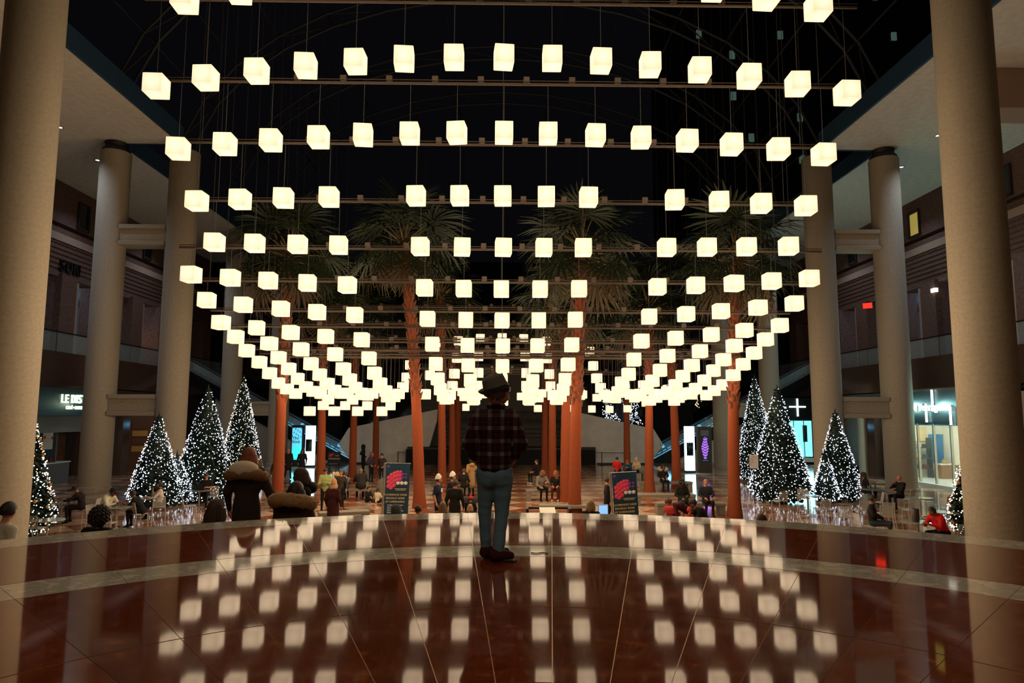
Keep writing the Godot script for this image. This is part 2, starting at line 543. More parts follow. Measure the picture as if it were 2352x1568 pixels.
func build_hall() -> void:
	for s in [-1, 1]:
		var side := "left" if s < 0 else "right"
		var near := "café seats" if s < 0 else "glass-fronted shop"
		column(13.1 * s, 18.4, 0.73, 21.0, false, "tall thick stone column at the stair foot on the %s side" % ("café sign's" if s < 0 else "glowing script sign's"))
		column(20.2 * s, 35.0, 0.73, 17.3, true, "stone column with a black capital on the %s side, linked by beams to its twin" % ("café sign's" if s < 0 else "glowing script sign's"))
		column(16.6 * s, 35.0, 0.73, 17.35, false, "free-topped stone column on the %s side, linked by beams to its twin" % ("café sign's" if s < 0 else "glowing script sign's"))
		column(20.3 * s, 52.0, 0.73, 17.3, false, "outer far stone column beside the %s escalator" % ("café side" if s < 0 else "script sign side"))
		column(16.7 * s, 52.0, 0.73, 17.3, false, "inner far stone column beside the %s escalator" % ("café side" if s < 0 else "script sign side"))
		for z in [35.0, 52.0]:
			for q in [[4.25, "lower"], [12.9, "upper"]]:
				var b := MB.new()
				var y: float = q[0]
				b.bbox(Vector3(0, -0.06, 0), Vector3(2.35, 0.62, 0.8), 0.02)
				b.bbox(Vector3(0, 0.36, 0), Vector3(2.35, 0.22, 1.0), 0.02)
				b.bbox(Vector3(0, -0.48, 0), Vector3(2.35, 0.22, 1.0), 0.02)
				var o := single("tie_beam", b.mesh(), M.column_stone, "%s stone beam tying the %s pair of columns on the %s" % [q[1], "nearer" if z < 40 else "far", "café side" if s < 0 else "script sign side"], "beam", W(18.4 * s, y, z))
		# soffit over the side aisle: near part, then set back behind the second column
		var y0 := 17.83
		struct("ceiling_" + side, boxes([[W(22.4 * s, y0 + 0.45, 21.0), Vector3(11.0, 0.9, 28.0)], [W(24.0 * s, y0 + 0.45, 50.0), Vector3(7.8, 0.9, 30.0)]]), M.soffit_white, "pale plaster soffit over the side aisle")
		var f := struct("trim_1" if s < 0 else "trim_2", boxes([[W(16.86 * s, y0 + 0.45, 21.0), Vector3(0.12, 0.94, 28.1)], [W(20.06 * s, y0 + 0.45, 50.0), Vector3(0.12, 0.94, 30.0)], [W(18.5 * s, y0 + 0.45, 35.06), Vector3(3.2, 0.94, 0.12)]]), M.fascia_blue, "dark blue painted edge of the soffit")
		var cb := MB.new()
		cb.bbox(Vector3.ZERO, Vector3(7.3, 1.7, 1.5), 0.03)
		single("cross_beam", cb.mesh(), M.band_light, "wide stone beam under the soffit on the %s" % ("café side" if s < 0 else "script sign side"), "beam", W(23.2 * s, y0 - 0.85, 27.0))
		# recessed downlights
		for p in [[21.9, 29.0], [21.9, 33.0], [22.6, 37.4], [24.4, 42.0], [22.4, 47.0], [24.4, 51.0]]:
			downlight("small round downlight set in the side aisle soffit", "downlights in the soffits", W(p[0] * s, y0, p[1]), 14.0, c8(214, 232, 255), 60.0)
	# glazed roof: steel arches and purlins over the hall, a dark tower beyond the glass
	var R := 20.5
	for k in 7:
		var z := 12.0 + k * 7.5
		var pts := []
		var rad := []
		var pts2 := []
		for j in 17:
			var a := PI * j / 16.0
			pts.append(W(-cos(a) * R, 18.6 + sin(a) * 13.0, z)); rad.append(0.10)
			pts2.append(W(-cos(a) * (R - 0.9), 18.6 + sin(a) * 12.0, z))
		var t := thing("roof_arch", "dark steel arch truss of the glazed roof", "roof truss", Vector3.ZERO, 0, "arches of the glazed roof")
		var b := MB.new(); b.tube(pts, rad, 6)
		part(t, "top_chord", b.mesh(), M.roof_steel)
		b = MB.new(); b.tube(pts2, rad, 6)
		part(t, "bottom_chord", b.mesh(), M.roof_steel)
		b = MB.new()
		for j in 16:
			b.bar(pts[j], pts2[j + 1], 0.05, 5); b.bar(pts2[j], pts[j], 0.05, 5)
		part(t, "web", b.mesh(), M.roof_steel)
	for j in range(1, 16):
		var a := PI * j / 16.0
		var b := MB.new()
		b.bar(W(-cos(a) * R, 18.75 + sin(a) * 13.0, 10), W(-cos(a) * R, 18.75 + sin(a) * 13.0, 62), 0.06, 6)
		single("roof_purlin", b.mesh(), M.roof_steel, "thin steel purlin running the length of the glazed roof", "roof purlin", Vector3.ZERO, 0, "purlins of the glazed roof")
	# lamps left on in a tower seen through the roof
	var tw := thing("office_tower", "dark tower with a few lit windows beyond the glass roof", "building", W(52, 0, 118))
	part(tw, "wall", boxes([[Vector3(0, 45, 0), Vector3(44, 90, 30)]]), M.roof_steel)
	var wm := boxes([[Vector3.ZERO, Vector3(0.8, 1.3, 0.3)]])
	for k in 22:
		var wx := -21.0 + 2.6 * rng.randi_range(0, 15)
		var wy := 30.0 + 3.4 * rng.randi_range(0, 16)
		part(tw, "lit_window", wm, M.window_lit_green, Vector3(wx, wy, 15.1))

func build_side_walls() -> void:
	for s in [-1, 1]:
		var side := "left" if s < 0 else "right"
		var X := 26.9
		# ground storey, floor slab, brick above the gallery openings
		var b := MB.new()
		b.box(W((X + 0.5) * s, 2.7, 36), Vector3(1.0, 5.4, 56))
		b.box(W((X + 0.5) * s, 13.505, 36), Vector3(1.0, 3.01, 56))
		b.box(W((X + 0.5) * s, 16.595, 36), Vector3(1.0, 2.61, 56))
		b.box(W((X + 0.75) * s, 15.15, 36), Vector3(0.5, 0.4, 56))
		var wall := struct("wall_" + side, b.mesh(), M.brick_brown, "dark brown brick side wall with a gallery storey")
		part(wall, "gallery_back", boxes([[W((X + 6.5) * s, 9.0, 36), Vector3(0.4, 18.0, 56)], [W((X + 3.5) * s, 12.2, 36), Vector3(6.6, 0.3, 56)]]), mat("gallery_plaster", c8(168, 172, 180), 0.85))
		part(wall, "gallery_slab", boxes([[W((X + 2.5) * s, 7.1, 36), Vector3(7.6, 0.4, 56)]]), M.granite_brown)
		part(wall, "slab_face", boxes([[W((X - 1.25) * s, 6.35, 36), Vector3(0.3, 1.9, 56)]]), M.granite_brown)
		part(wall, "light_course", boxes([[W((X - 0.05) * s, 14.4, 36), Vector3(0.12, 0.45, 56)]]), M.band_light)
		part(wall, "light_course", boxes([[W((X - 0.05) * s, 12.15, 36), Vector3(0.12, 0.3, 56)]]), M.brick_brown)
		# panels of brick between raised pilaster strips
		for k in 14:
			var z := 10.0 + k * 4.0
			part(wall, "pier", boxes([[W((X + 0.3) * s, 9.7, z), Vector3(1.3, 4.9, 1.5)]]), M.brick_brown)
			part(wall, "pier_face", boxes([[W((X + 0.35) * s, 9.6, z + 1.05), Vector3(0.9, 4.7, 0.6)]]), M.band_light)
			for q in [15.75]:
				var fr := MB.new()
				var cz := z + 1.4
				for e in [[0.0, 1.62, 1.15, 0.12], [0.0, 0.0, 1.15, 0.12]]:
					fr.box(W((X - 0.02) * s, 15.45 + e[1], cz + e[0]), Vector3(0.2, e[3], e[2]))
				for e in [-0.55, 0.55]: fr.box(W((X - 0.02) * s, 16.2, cz + e), Vector3(0.2, 1.6, 0.12))
				var w := part(wall, "window_frame", fr.mesh(), M.band_dark)
				var lit: bool = s > 0 and (k == 8 or k == 9 or k == 7)
				part(w, "pane", boxes([[W((X + 0.0) * s, 16.2, cz), Vector3(0.06, 1.5, 1.0)]]), M.window_lit_yellow if lit else M.glass_dark)
		# horizontal brick courses that show as raised strips
		for k in 6:
			part(wall, "brick_course", boxes([[W((X - 0.02) * s, 12.6 + 0.3 * k, 36), Vector3(0.06, 0.16, 56)]]), M.brick_brown)
		# gallery: glass rail, cool ceiling spots, a glowing screen
		for k in 14:
			var z := 10.0 + k * 4.0
			var gr := thing("glass_rail", "clear glass rail panel along the upper gallery", "railing", W((X - 1.1) * s, 7.3, z), 0, "glass rails of the upper gallery")
			part(gr, "pane", boxes([[Vector3(0, 0.6, 0), Vector3(0.02, 1.1, 3.9)]]), M.glass)
			part(gr, "handrail", boxes([[Vector3(0, 1.2, 0), Vector3(0.06, 0.06, 4.0)]]), M.dark_metal)
		for k in 10:
			var t := thing("gallery_spot", "tiny ceiling spot in the upper gallery", "ceiling light", W((X + 2.0) * s, 12.04, 34.0 + k * 2.3), 0, "spots in the gallery ceilings")
			var g := MB.new()
			g.lathe([Vector2(0, -0.03), Vector2(0.07, -0.03), Vector2(0.09, 0.0), Vector2(0, 0.0)], 12, false)
			part(t, "lamp", g.mesh(), M.downlight_glow)
			if k % 3 == 1:
				omni(t, Vector3(0, -0.15, 0), c8(196, 216, 255), 2.0, 0.08)
		var sc := thing("gallery_screen", "bright cyan screen in the upper gallery behind the %s" % ("café side columns" if s < 0 else "script sign side columns"), "screen", W((X + 1.6) * s, 8.1, 49.2), 0.45 * s)
		part(sc, "frame", boxes([[Vector3(0, 0.95, -0.04), Vector3(1.3, 2.2, 0.08)]]), M.dark_metal)
		part(sc, "display", boxes([[Vector3(0, 0.95, 0.02), Vector3(1.2, 2.0, 0.05)]]), M.cyan_screen)
		area(sc, Vector3(0, 0.95, 0.1), Vector3(0, PI, 0), Vector2(1.1, 1.9), c8(110, 210, 255), 3.0)
	# lettering on the brick and above the arcade
	letters("wall_lettering", "dark raised letters on the brown brick above the gallery", "SON", 1.0, W(-26.78, 12.7, 42.3), PI / 2, M.glass_dark, 0.12)
	letters("wall_lettering", "faint raised word on the slab above the arcade", "shops", 0.62, W(25.42, 6.1, 52.7), -PI / 2, M.band_light, 0.06)
	var ex := thing("exit_sign", "small red lit sign in the upper gallery", "sign", W(26.2, 11.45, 48.4), -0.7)
	part(ex, "casing", boxes([[Vector3(0, 0.2, -0.04), Vector3(0.66, 0.44, 0.08)]]), M.dark_metal)
	part(ex, "face", boxes([[Vector3(0, 0.2, 0.01), Vector3(0.6, 0.38, 0.03)]]), M.exit_red)
	var wl := thing("wall_lamp", "bright white box lamp high on the gallery pier by the front column", "wall lamp", W(26.6, 11.35, 41.3))
	part(wl, "bracket", boxes([[Vector3(0.2, 0.1, 0), Vector3(0.4, 0.08, 0.08)]]), M.dark_metal)
	part(wl, "shade", boxes([[Vector3(-0.05, 0.12, 0), Vector3(0.22, 0.24, 0.4)]]), M.shop_white)
	omni(wl, Vector3(-0.05, 0.12, 0), c8(255, 250, 236), 0.6, 0.08)
	var cs := thing("cable_swag", "three black cables sagging beside the dark display", "cable", W(14.2, 5.2, 52.0))
	for k in 3:
		var cb := MB.new()
		var cpts := []
		var crad := []
		for j in 9:
			var u := j / 8.0
			cpts.append(Vector3(-0.9 + u * 2.72, 1.1 * u * u - 0.32 * k, 0)); crad.append(0.025)
		cb.tube(cpts, crad, 6)
		part(cs, "cable", cb.mesh(), M.black_paint)
	# a chandelier of small lamps behind the café side columns
	var ch := thing("chandelier", "cluster of small warm lamps in the gallery beyond the café side columns", "chandelier", W(-27.6, 9.6, 51.4))
	part(ch, "stem", boxes([[Vector3(0, 1.4, 0), Vector3(0.04, 2.2, 0.04)]]), M.dark_metal)
	for k in 9:
		var bb := MB.new(); bb.ball(Vector3.ZERO, Vector3.ONE * 0.07, 8, 6)
		part(ch, "bulb", bb.mesh(), M.fairy_warm, Vector3(cos(k * 0.7) * 0.5, 0.1 + 0.12 * (k % 3), sin(k * 0.7) * 0.7))
	omni(ch, Vector3(0, -0.3, 0), c8(255, 214, 150), 0.6, 0.2)

func letters(called: String, label: String, text: String, size: float, at: Vector3, turn: float, m: Material, depth := 0.05, category := "lettering", parent: Node3D = null, serif := false) -> MeshInstance3D:
	var f := SystemFont.new()
	f.font_names = PackedStringArray(["Droid Serif"] if serif else ["Droid Sans"])
	f.font_weight = 700
	var t := TextMesh.new()
	t.text = text; t.font = f; t.font_size = 64; t.pixel_size = size / 64.0; t.depth = depth
	if parent:
		return part(parent, called, t, m, at, Vector3(0, turn, 0))
	var o := thing(called, label, category, at, turn)
	var px := size / 64.0
	var full := f.get_string_size(text, HORIZONTAL_ALIGNMENT_LEFT, -1, 64).x * px
	for k in text.length():
		var l := TextMesh.new()
		l.text = text[k]; l.font = f; l.font_size = 64; l.pixel_size = px; l.depth = depth
		var x0 := f.get_string_size(text.substr(0, k), HORIZONTAL_ALIGNMENT_LEFT, -1, 64).x * px
		var x1 := f.get_string_size(text.substr(0, k + 1), HORIZONTAL_ALIGNMENT_LEFT, -1, 64).x * px
		part(o, "letter", l, m, Vector3((x0 + x1) / 2 - full / 2, 0, 0))
	return null

func build_rear() -> void:
	# dark rear wall of glass, rear wall behind the eye, black drapes
	struct("wall_rear", boxes([[W(0, 9.0, 63.5), Vector3(56, 18, 0.6)]]), M.glass_dark, "dark glazed end wall of the hall")
	struct("wall_front", boxes([[W(0, 9.0, -13.5), Vector3(56, 18, 0.6)]]), M.brick_brown, "brick wall at the head of the stair")
	struct("ceiling_stair", boxes([[W(0, 18.3, -3.0), Vector3(56, 0.6, 20)]]), M.soffit_white, "plaster ceiling above the head of the stair")
	for x in [-9.0, -3.0, 3.0, 9.0]:
		for z in [-12.0, -9.0, -5.5]:
			downlight("wide round downlight in the ceiling above the stair head", "downlights above the stair head", W(x, 18.0, z), STAIR_POWER, c8(255, 232, 200), 75.0)
	var st := thing("stage", "black draped stage platform in front of the grey back wall", "stage", W(0, 0, 54.6))
	part(st, "platform", boxes([[Vector3(0, 1.2, 0), Vector3(14.4, 0.16, 3.0)]]), M.black_paint)
	var dr := MB.new()
	for k in 96:
		var x := -7.2 + k * 0.15
		dr.tube([Vector3(x, 0.0, 1.5 + 0.03 * sin(k * 2.1)), Vector3(x, 1.14, 1.5)], [0.09, 0.085], 6, false)
	part(st, "skirt", dr.mesh(), M.curtain_black)
	struct("trim_3", boxes([[W(0, 4.0, 58.5), Vector3(13.5, 8.2, 0.3)]]), M.wall_grey, "plain grey wall at the back of the stage")
	# angular shells either side
	for s in [-1, 1]:
		var p := PackedVector2Array()
		for q in [[12.6, 1.5], [11.85, 2.75], [5.0, 4.2], [5.05, 3.3], [5.6, 1.32], [7.3, 1.32], [7.3, 0.0], [11.4, 0.0]]:
			p.append(Vector2(q[0] * s, q[1]))
		var b := MB.new()
		b.prism(p, -0.3, 0.3)
		var sh := thing("stage_shell", "pale angular screen wall rising toward the stage on the %s" % ("café side" if s < 0 else "script sign side"), "screen wall", W(0, 0, 54.2))
		part(sh, "panel", b.mesh(), M.shell_plaster)
		part(sh, "plinth", boxes([[Vector3(9.4 * s, 0.06, 0.33), Vector3(4.0, 0.12, 0.06)]]), M.black_paint)
	# truss over the stage
	var tr := thing("lighting_truss", "black lighting truss spanning the stage", "truss", W(0, 3.4, 54.4))
	var tm := MB.new()
	tm.bar(Vector3(-5.0, 0, 0), Vector3(5.0, 0, 0), 0.05); tm.bar(Vector3(-5.0, 0.66, 0), Vector3(5.0, 0.66, 0), 0.05)
	part(tr, "chord", tm.mesh(), M.black_paint)
	tm = MB.new()
	for k in 14:
		tm.bar(Vector3(-5.0 + k * 0.714, 0, 0), Vector3(-5.0 + k * 0.714 + 0.357, 0.66, 0), 0.03, 6)
		tm.bar(Vector3(-5.0 + k * 0.714 + 0.357, 0.66, 0), Vector3(-5.0 + (k + 1) * 0.714, 0, 0), 0.03, 6)
	part(tr, "lacing", tm.mesh(), M.black_paint)
	for s in [-1, 1]:
		part(tr, "leg", boxes([[Vector3(4.9 * s, -1.05, 0), Vector3(0.16, 2.1, 0.16)]]), M.black_paint)
	for k in 3:
		var hb := MB.new()
		hb.bar(W(-5, 1.9 + 0.35 * k, 58.31), W(5, 1.9 + 0.35 * k, 58.31), 0.03, 6)
		single("stage_rail", hb.mesh(), M.black_paint, "thin black horizontal rail on the stage back wall", "rail", Vector3.ZERO, 0, "rails on the stage back wall")
	# pleated black drapes between shell and columns
	for s in [-1, 1]:
		for q in [[15.3, 3.4, "tall pleated black drape beyond the stage shell on the %s"]]:
			var d := MB.new()
			var n := int(float(q[1]) / 0.22)
			for k in n:
				d.tube([Vector3(-q[1] / 2 + k * 0.22, 0.02, 0.05 * sin(k * 1.7)), Vector3(-q[1] / 2 + k * 0.22, 9.0, 0.05 * sin(k * 1.7))], [0.13, 0.13], 6, false)
			single("black_drape", d.mesh(), M.curtain_black, q[2] % ("café side" if s < 0 else "script sign side"), "drape", W(q[0] * s, 0, 60.5))
	# nets of white fairy lights hung on the dark end wall
	for q in [[11.3, 4.6, 4.8, 3.2, 420, "ragged net of white fairy lights above the screen wall"], [17.7, 5.6, 1.3, 2.2, 110, "tall patch of warm fairy lights beside the far column"]]:
		var t := thing("fairy_light_net", q[5], "fairy lights", W(q[0], q[1], 63.14))
		var mm := MultiMesh.new()
		mm.transform_format = MultiMesh.TRANSFORM_3D
		var bm := MB.new(); bm.ball(Vector3.ZERO, Vector3.ONE * 0.032, 6, 4)
		mm.mesh = bm.mesh(M.fairy_white if q[0] < 15 else M.fairy_warm)
		var net := MB.new()
		for k in 8: net.bar(Vector3(-q[2] / 2 + q[2] * k / 7.0, -q[3] / 2, 0), Vector3(-q[2] / 2 + q[2] * k / 7.0, q[3] / 2, 0), 0.012, 5)
		part(t, "wire", net.mesh(), M.cable)
		var xs := []
		while xs.size() < q[4]:
			var x := rng.randf_range(-0.5, 0.5)
			var y := rng.randf_range(-0.5, 0.5)
			if sin(x * 14.0 + y * 3.0) + 0.5 * sin(y * 11.0 + x * 5.0) < -0.1: continue
			xs.append(Transform3D(Basis(), Vector3(x * q[2], y * q[3], rng.randf_range(-0.1, 0.1))))
		mm.instance_count = xs.size()
		for k in xs.size(): mm.set_instance_transform(k, xs[k])
		var mi := MultiMeshInstance3D.new()
		mi.name = "bulbs"; mi.multimesh = mm
		t.add_child(mi)
		mi.set_meta("kind", "stuff")

# ---------------------------------------------------------------- lanterns
func pipe_y(n: int) -> float: # heights above the eye in lantern spacings
	var p := [9.75, 8.43, 7.21, 6.25, 5.2, 4.28, 3.62, 2.96, 2.64, 2.3, 2.15, 2.1, 2.1, 2.15, 2.25, 2.6, 3.2, 4.0, 4.9]
	if n + 1 < p.size(): return p[n + 1]
	return 2.3

func build_lanterns() -> void:
	var yc := [8.45, 7.26, 6.1, 5.03, 4.08, 3.24, 2.57, 1.98, 1.48, 1.08, 0.8, 0.62, 0.55, 0.6, 0.8, 1.2, 1.8, 2.6, 3.5]
	var cv := [-1.2, -0.9, -0.55, -0.23, 0.1, 0.33, 0.51, 0.63, 0.84, 0.92, 0.92, 0.8, 0.58, 0.36, 0.1, -0.3, -0.9, -1.7, -2.4]
	var w := 0.42
	var sb := MB.new()
	sb.bbox(Vector3.ZERO, Vector3(w, w, w), 0.012)
	var shade := sb.mesh()
	var cap := boxes([[Vector3(0, w / 2 + 0.02, 0), Vector3(0.1, 0.04, 0.1)]])
	var wire_unit := MB.new()
	wire_unit.bar(Vector3.ZERO, Vector3(0, 1, 0), 0.007, 5)
	var wire := wire_unit.mesh()
	var spots := []      # [x, y, z, pipe height]
	for n in range(-1, 18):
		var half := (6 if n < 0 else 7) if n < 4 else 8
		var z := (13.33 + 1.04 * n) * S
		for i in range(-half, half + 1):
			if n >= 2 and n <= 12 and absi(i) == 3: continue
			if n >= 13 and (absi(i) == 3 or absi(i) == 8) and n % 2 == 0: continue
			var y: float = yc[n + 1] + float(cv[n + 1]) * (i / 8.0) * (i / 8.0)
			if n == 13 and absi(i) >= 7: y = 0.82
			if n == 14 and absi(i) >= 6: y = 0.62
			if n == 15 and i <= -5: y = 0.16
			if n == 16 and absi(i) >= 5: y = 0.75 + 0.1 * (absi(i) - 5)
			if n == 17 and absi(i) >= 5: y = 0.42 if i < 0 else 0.8
			y = maxf(y, 0.14)
			spots.append([i * S, y * S, z, pipe_y(n) * S, n])
		# the rail the row hangs from
	for q in [[24, 5, 0.38], [24, 6, 0.36], [24, 7, 0.4], [24, 8, 0.72], [22, 4, 0.9], [22, 5, 0.95], [22, 6, 1.0], [22, 7, 1.15], [24, -2, 0.45], [22, -2, 0.95], [24, 2, 0.4], [22, 2, 0.9], [24, 4, 0.42], [22, -1, 1.1], [22, 1, 1.0], [20, 0, 1.0], [20, 2, 1.1], [20, -2, 1.15], [20, -4, 1.0], [20, 4, 1.05]]:
		spots.append([q[1] * S, q[2] * S, (13.33 + 1.04 * q[0]) * S, 2.3 * S, q[0]])
	var wide := {}
	for q in spots:
		var jx := rng.randf_range(-0.03, 0.03)
		var top: float = q[3] - q[1] - w / 2 - 0.036
		if top < 0.15: top = 0.15
		var t := thing("pendant_lantern", "glowing white cube lantern hung on a wire from a dark rail", "lantern", W(q[0] + jx, EYE + q[1], q[2]), deg_to_rad(rng.randfn(0.0, 3.0)), "cube lanterns over the hall")
		part(t, "shade", shade, M.lantern_glow)
		part(t, "cap", cap, M.dark_metal)
		var wr := part(t, "wire", wire, M.cable, Vector3(0, w / 2, 0))
		wr.scale = Vector3(1, top, 1)
		omni(t, Vector3.ZERO, Color(1.0, 0.89, 0.74), LANTERN_POWER, 0.12, 60.0)
		var k: int = q[4]
		if not wide.has(k): wide[k] = [q[0], q[0], q[2], q[3]]
		wide[k][0] = minf(wide[k][0], q[0]); wide[k][1] = maxf(wide[k][1], q[0])
	var dbox := MB.new()
	dbox.bbox(Vector3(0, 0.11, 0), Vector3(0.15, 0.13, 0.1), 0.01)
	var dm := dbox.mesh()
	for k in wide:
		var e: Array = wide[k]
		var a: float = e[0] - 0.35
		var c: float = e[1] + 0.35
		var t := thing("lantern_rail", "dark steel rail carrying a row of cube lanterns", "rail", W(0, EYE + e[3], e[2]), 0, "rails of the lantern rows")
		var b := MB.new()
		b.bar(Vector3(a, 0, 0), Vector3(c, 0, 0), 0.035, 8)
		b.bar(Vector3(a, 0.07, 0.03), Vector3(c, 0.07, 0.03), 0.012, 6)
		part(t, "pipe", b.mesh(), M.rail_steel)
		var x := a + 0.9
		while x < c - 0.2:
			part(t, "driver_box", dm, M.rail_steel, Vector3(x, 0, 0))
			x += S
		for sx in [a + 0.4, 0.0, c - 0.4]:
			var h := MB.new()
			h.bar(Vector3(sx, 0, 0), Vector3(sx, 27.0 - EYE - e[3] - absf(sx) * 0.45, 0), 0.008, 5)
			part(t, "hanger", h.mesh(), M.cable)

const LANTERN_POWER := 0.48

const STAIR_POWER := 8.0

func downlight(label: String, group: String, at: Vector3, power: float, col: Color, cone: float) -> void:
	var t := thing("downlight", label, "ceiling light", at, 0, group)
	if not cache.has("bezel"):
		var r := MB.new()
		r.lathe([Vector2(0.10, 0.02), Vector2(0.16, 0.0), Vector2(0.17, -0.03), Vector2(0.11, -0.03), Vector2(0.10, 0.02)], 16)
		cache["bezel"] = r.mesh()
		var g := MB.new()
		g.lathe([Vector2(0.0, -0.012), Vector2(0.105, -0.012), Vector2(0.105, 0.0), Vector2(0, 0)], 16, false)
		cache["lens"] = g.mesh()
	part(t, "bezel", cache["bezel"], M.silver)
	part(t, "lamp", cache["lens"], M.downlight_glow)
	var sp := SpotLight3D.new()
	sp.name = "glow"; sp.light_color = col; sp.light_energy = power; sp.spot_angle = cone; sp.spot_angle_attenuation = 0.9; sp.spot_range = 60.0; sp.light_size = 0.1; sp.shadow_enabled = true
	t.add_child(sp)
	sp.position = Vector3(0, -0.06, 0); sp.rotation.x = -PI / 2

# ---------------------------------------------------------------- palms
func fan_leaf(seed_: int, span: float, blade: float) -> ArrayMesh:
	var r := RandomNumberGenerator.new()
	r.seed = seed_
	var b := MB.new()
	var n := 26
	for k in n:
		var f := (k + 0.5) / n * 2.0 - 1.0
		var a := f * span
		var L := blade * (1.0 - 0.22 * absf(f)) * r.randf_range(0.92, 1.05)
		var dir := Vector3(cos(a), 0, sin(a))
		var sidev := Vector3(-sin(a), 0, cos(a))
		var half := tan(span / n) * 0.95
		var prevc := Vector3.ZERO
		var prevw := 0.0
		var droop := r.randf_range(0.18, 0.5)
		for j in 4:
			var u := [0.0, 0.35, 0.68, 1.0][j] as float
			var d := L * u
			var cc := dir * d + Vector3(0, -droop * L * u * u * u + 0.05 * sin(k * 2.4), 0)
			var wd: float = [0.004, half * L * 0.35, half * L * 0.42, 0.004][j]
			if j > 0:
				var up := Vector3(0, 0.35, 0)
				var n1 := (Vector3.UP + sidev * 0.5).normalized()
				var n2 := (Vector3.UP - sidev * 0.5).normalized()
				b.quad(prevc, cc, cc + sidev * wd + up * -wd, prevc + sidev * prevw + up * -prevw, n1)
				b.quad(prevc, cc, cc - sidev * wd + up * -wd, prevc - sidev * prevw + up * -prevw, n2)
			prevc = cc
			prevw = wd
	return b.mesh()

func build_palms() -> void:
	var leaves := []
	for k in 4: leaves.append(fan_leaf(70 + k, deg_to_rad(118 + k * 8), 1.25 + 0.07 * k))
	var stalk := MB.new()
	stalk.tube([Vector3.ZERO, Vector3(0.5, 0.09, 0), Vector3(1.0, 0.12, 0), Vector3(1.28, 0.1, 0)], [0.05, 0.032, 0.022, 0.018], 6)
	stalk.ball(Vector3(1.28, 0.1, 0), Vector3(0.06, 0.025, 0.06), 8, 5)
	var sm := stalk.mesh()
	var list := [[-9.03, 28.43, -8.97, 10.28], [-3.3, 28.43, -4.15, 10.69], [2.74, 26.2, 3.09, 9.91], [8.75, 26.2, 9.1, 9.68],
		[-9.29, 36.0, -9.44, 9.8], [-3.27, 38.5, -3.52, 10.21], [2.80, 30.67, 2.94, 8.75], [9.05, 36.0, 8.86, 10.49],
		[-8.92, 42.0, -9.04, 9.46], [-3.25, 46.0, -3.43, 9.84], [2.93, 40.0, 2.94, 9.04], [7.34, 34.5, 7.45, 8.86],
		[-8.83, 49.0, -8.88, 9.47], [-3.2, 51.0, -3.28, 9.53], [2.95, 47.5, 3.06, 9.27], [8.49, 47.0, 8.61, 9.05]]
	var says := ["straight palm rising beside the fur-hooded woman on the stair", "palm with a leaning trunk beside the blue banner on the café side", "palm with a bulging leaf-base collar nearest the tablet stand", "palm nearest the notice hung on the fir trees",
		"palm in front of the white light column on the café side", "palm rising behind the two people in white beanies", "palm beside the couple on the bench", "palm just behind the woman in the wide black hat",
		"palm between the black easel sign and the hooded figure", "palm behind the tan parka, left of a close pair", "palm just behind the couple on the bench", "palm behind the stone benches by the woman with the beige coat",
		"palm between the group on the bench and the pale screen wall", "palm behind the tan parka, right of a close pair", "thin far palm left of the couple's bench", "thin palm behind the boy in the red shirt"]
	for k in list.size():
		var e: Array = list[k]
		var t := thing("palm_tree", says[k], "palm tree", W(e[0], 0, e[1]), 0, "palms of the hall")
		var lean: float = e[2] - e[0]
		var h: float = e[3]
		var at := func(u: float) -> Vector3: return Vector3(lean * u * u * 0.6 + lean * u * 0.4, h * u, 0.06 * sin(u * 5.0 + k))
		var pts := []
		var rad := []
		for j in 27:
			var u := j / 26.0
			pts.append(at.call(u))
			rad.append(lerpf(0.235, 0.175, minf(u * 1.6, 1.0)) + 0.07 * pow(1.0 - minf(u * 12.0, 1.0), 2.0) + (0.008 if j % 2 else 0.0) + (0.03 * smoothstep(0.8, 1.0, u)))
		var b := MB.new()
		b.tube(pts, rad, 14)
		part(t, "trunk", b.mesh(), M.palm_bark)
		# split leaf bases left on the upper trunk
		var bb := MB.new()
		var from := 0.42 if k < 4 else 0.5
		for j in 110:
			var u: float = lerpf(from, 1.0, j / 110.0)
			var a := j * 2.39996
			var p: Vector3 = at.call(u)
			var d := Vector3(cos(a), 0, sin(a))
			var sd := Vector3(-sin(a), 0, cos(a))
			var base := p + d * 0.16
			var s := rng.randf_range(0.8, 1.2)
			bb.tube([base - Vector3(0, 0.06, 0), base + d * 0.05 * s + sd * rng.randf_range(-0.05, 0.05) + Vector3(0, 0.09, 0), base + d * 0.11 * s + sd * rng.randf_range(-0.1, 0.1) + Vector3(0, 0.21 * s, 0)], [0.07, 0.055, 0.02], 5)
		var lb := part(t, "leaf_bases", bb.mesh(), M.palm_boot)
		lb.set_meta("kind", "stuff")
		var top: Vector3 = at.call(1.0)
		var n := 34 if k < 8 else 26
		for j in n:
			var u := (j + 0.5) / n
			var el := lerpf(82.0, -48.0, pow(u, 0.85)) + rng.randf_range(-8, 8)
			var az := j * 2.39996 + k
			var lf := part(t, "frond", sm, M.palm_stalk if u < 0.85 else M.palm_dead, top + Vector3(0, 0.45 * (1.0 - u) - 0.1, 0))
			lf.basis = Basis(Vector3.UP, az) * Basis(Vector3.BACK, deg_to_rad(el)) * Basis.from_scale(Vector3.ONE * rng.randf_range(0.95, 1.2))
			var bl := part(lf, "fan_blade", leaves[j % 4], M.palm_leaf if u < 0.88 else M.palm_dead, Vector3(1.28, 0.1, 0))
			bl.basis = Basis(Vector3.RIGHT, rng.randf_range(-0.35, 0.35)) * Basis(Vector3.BACK, deg_to_rad(-14.0 + rng.randf_range(-14, 8)))

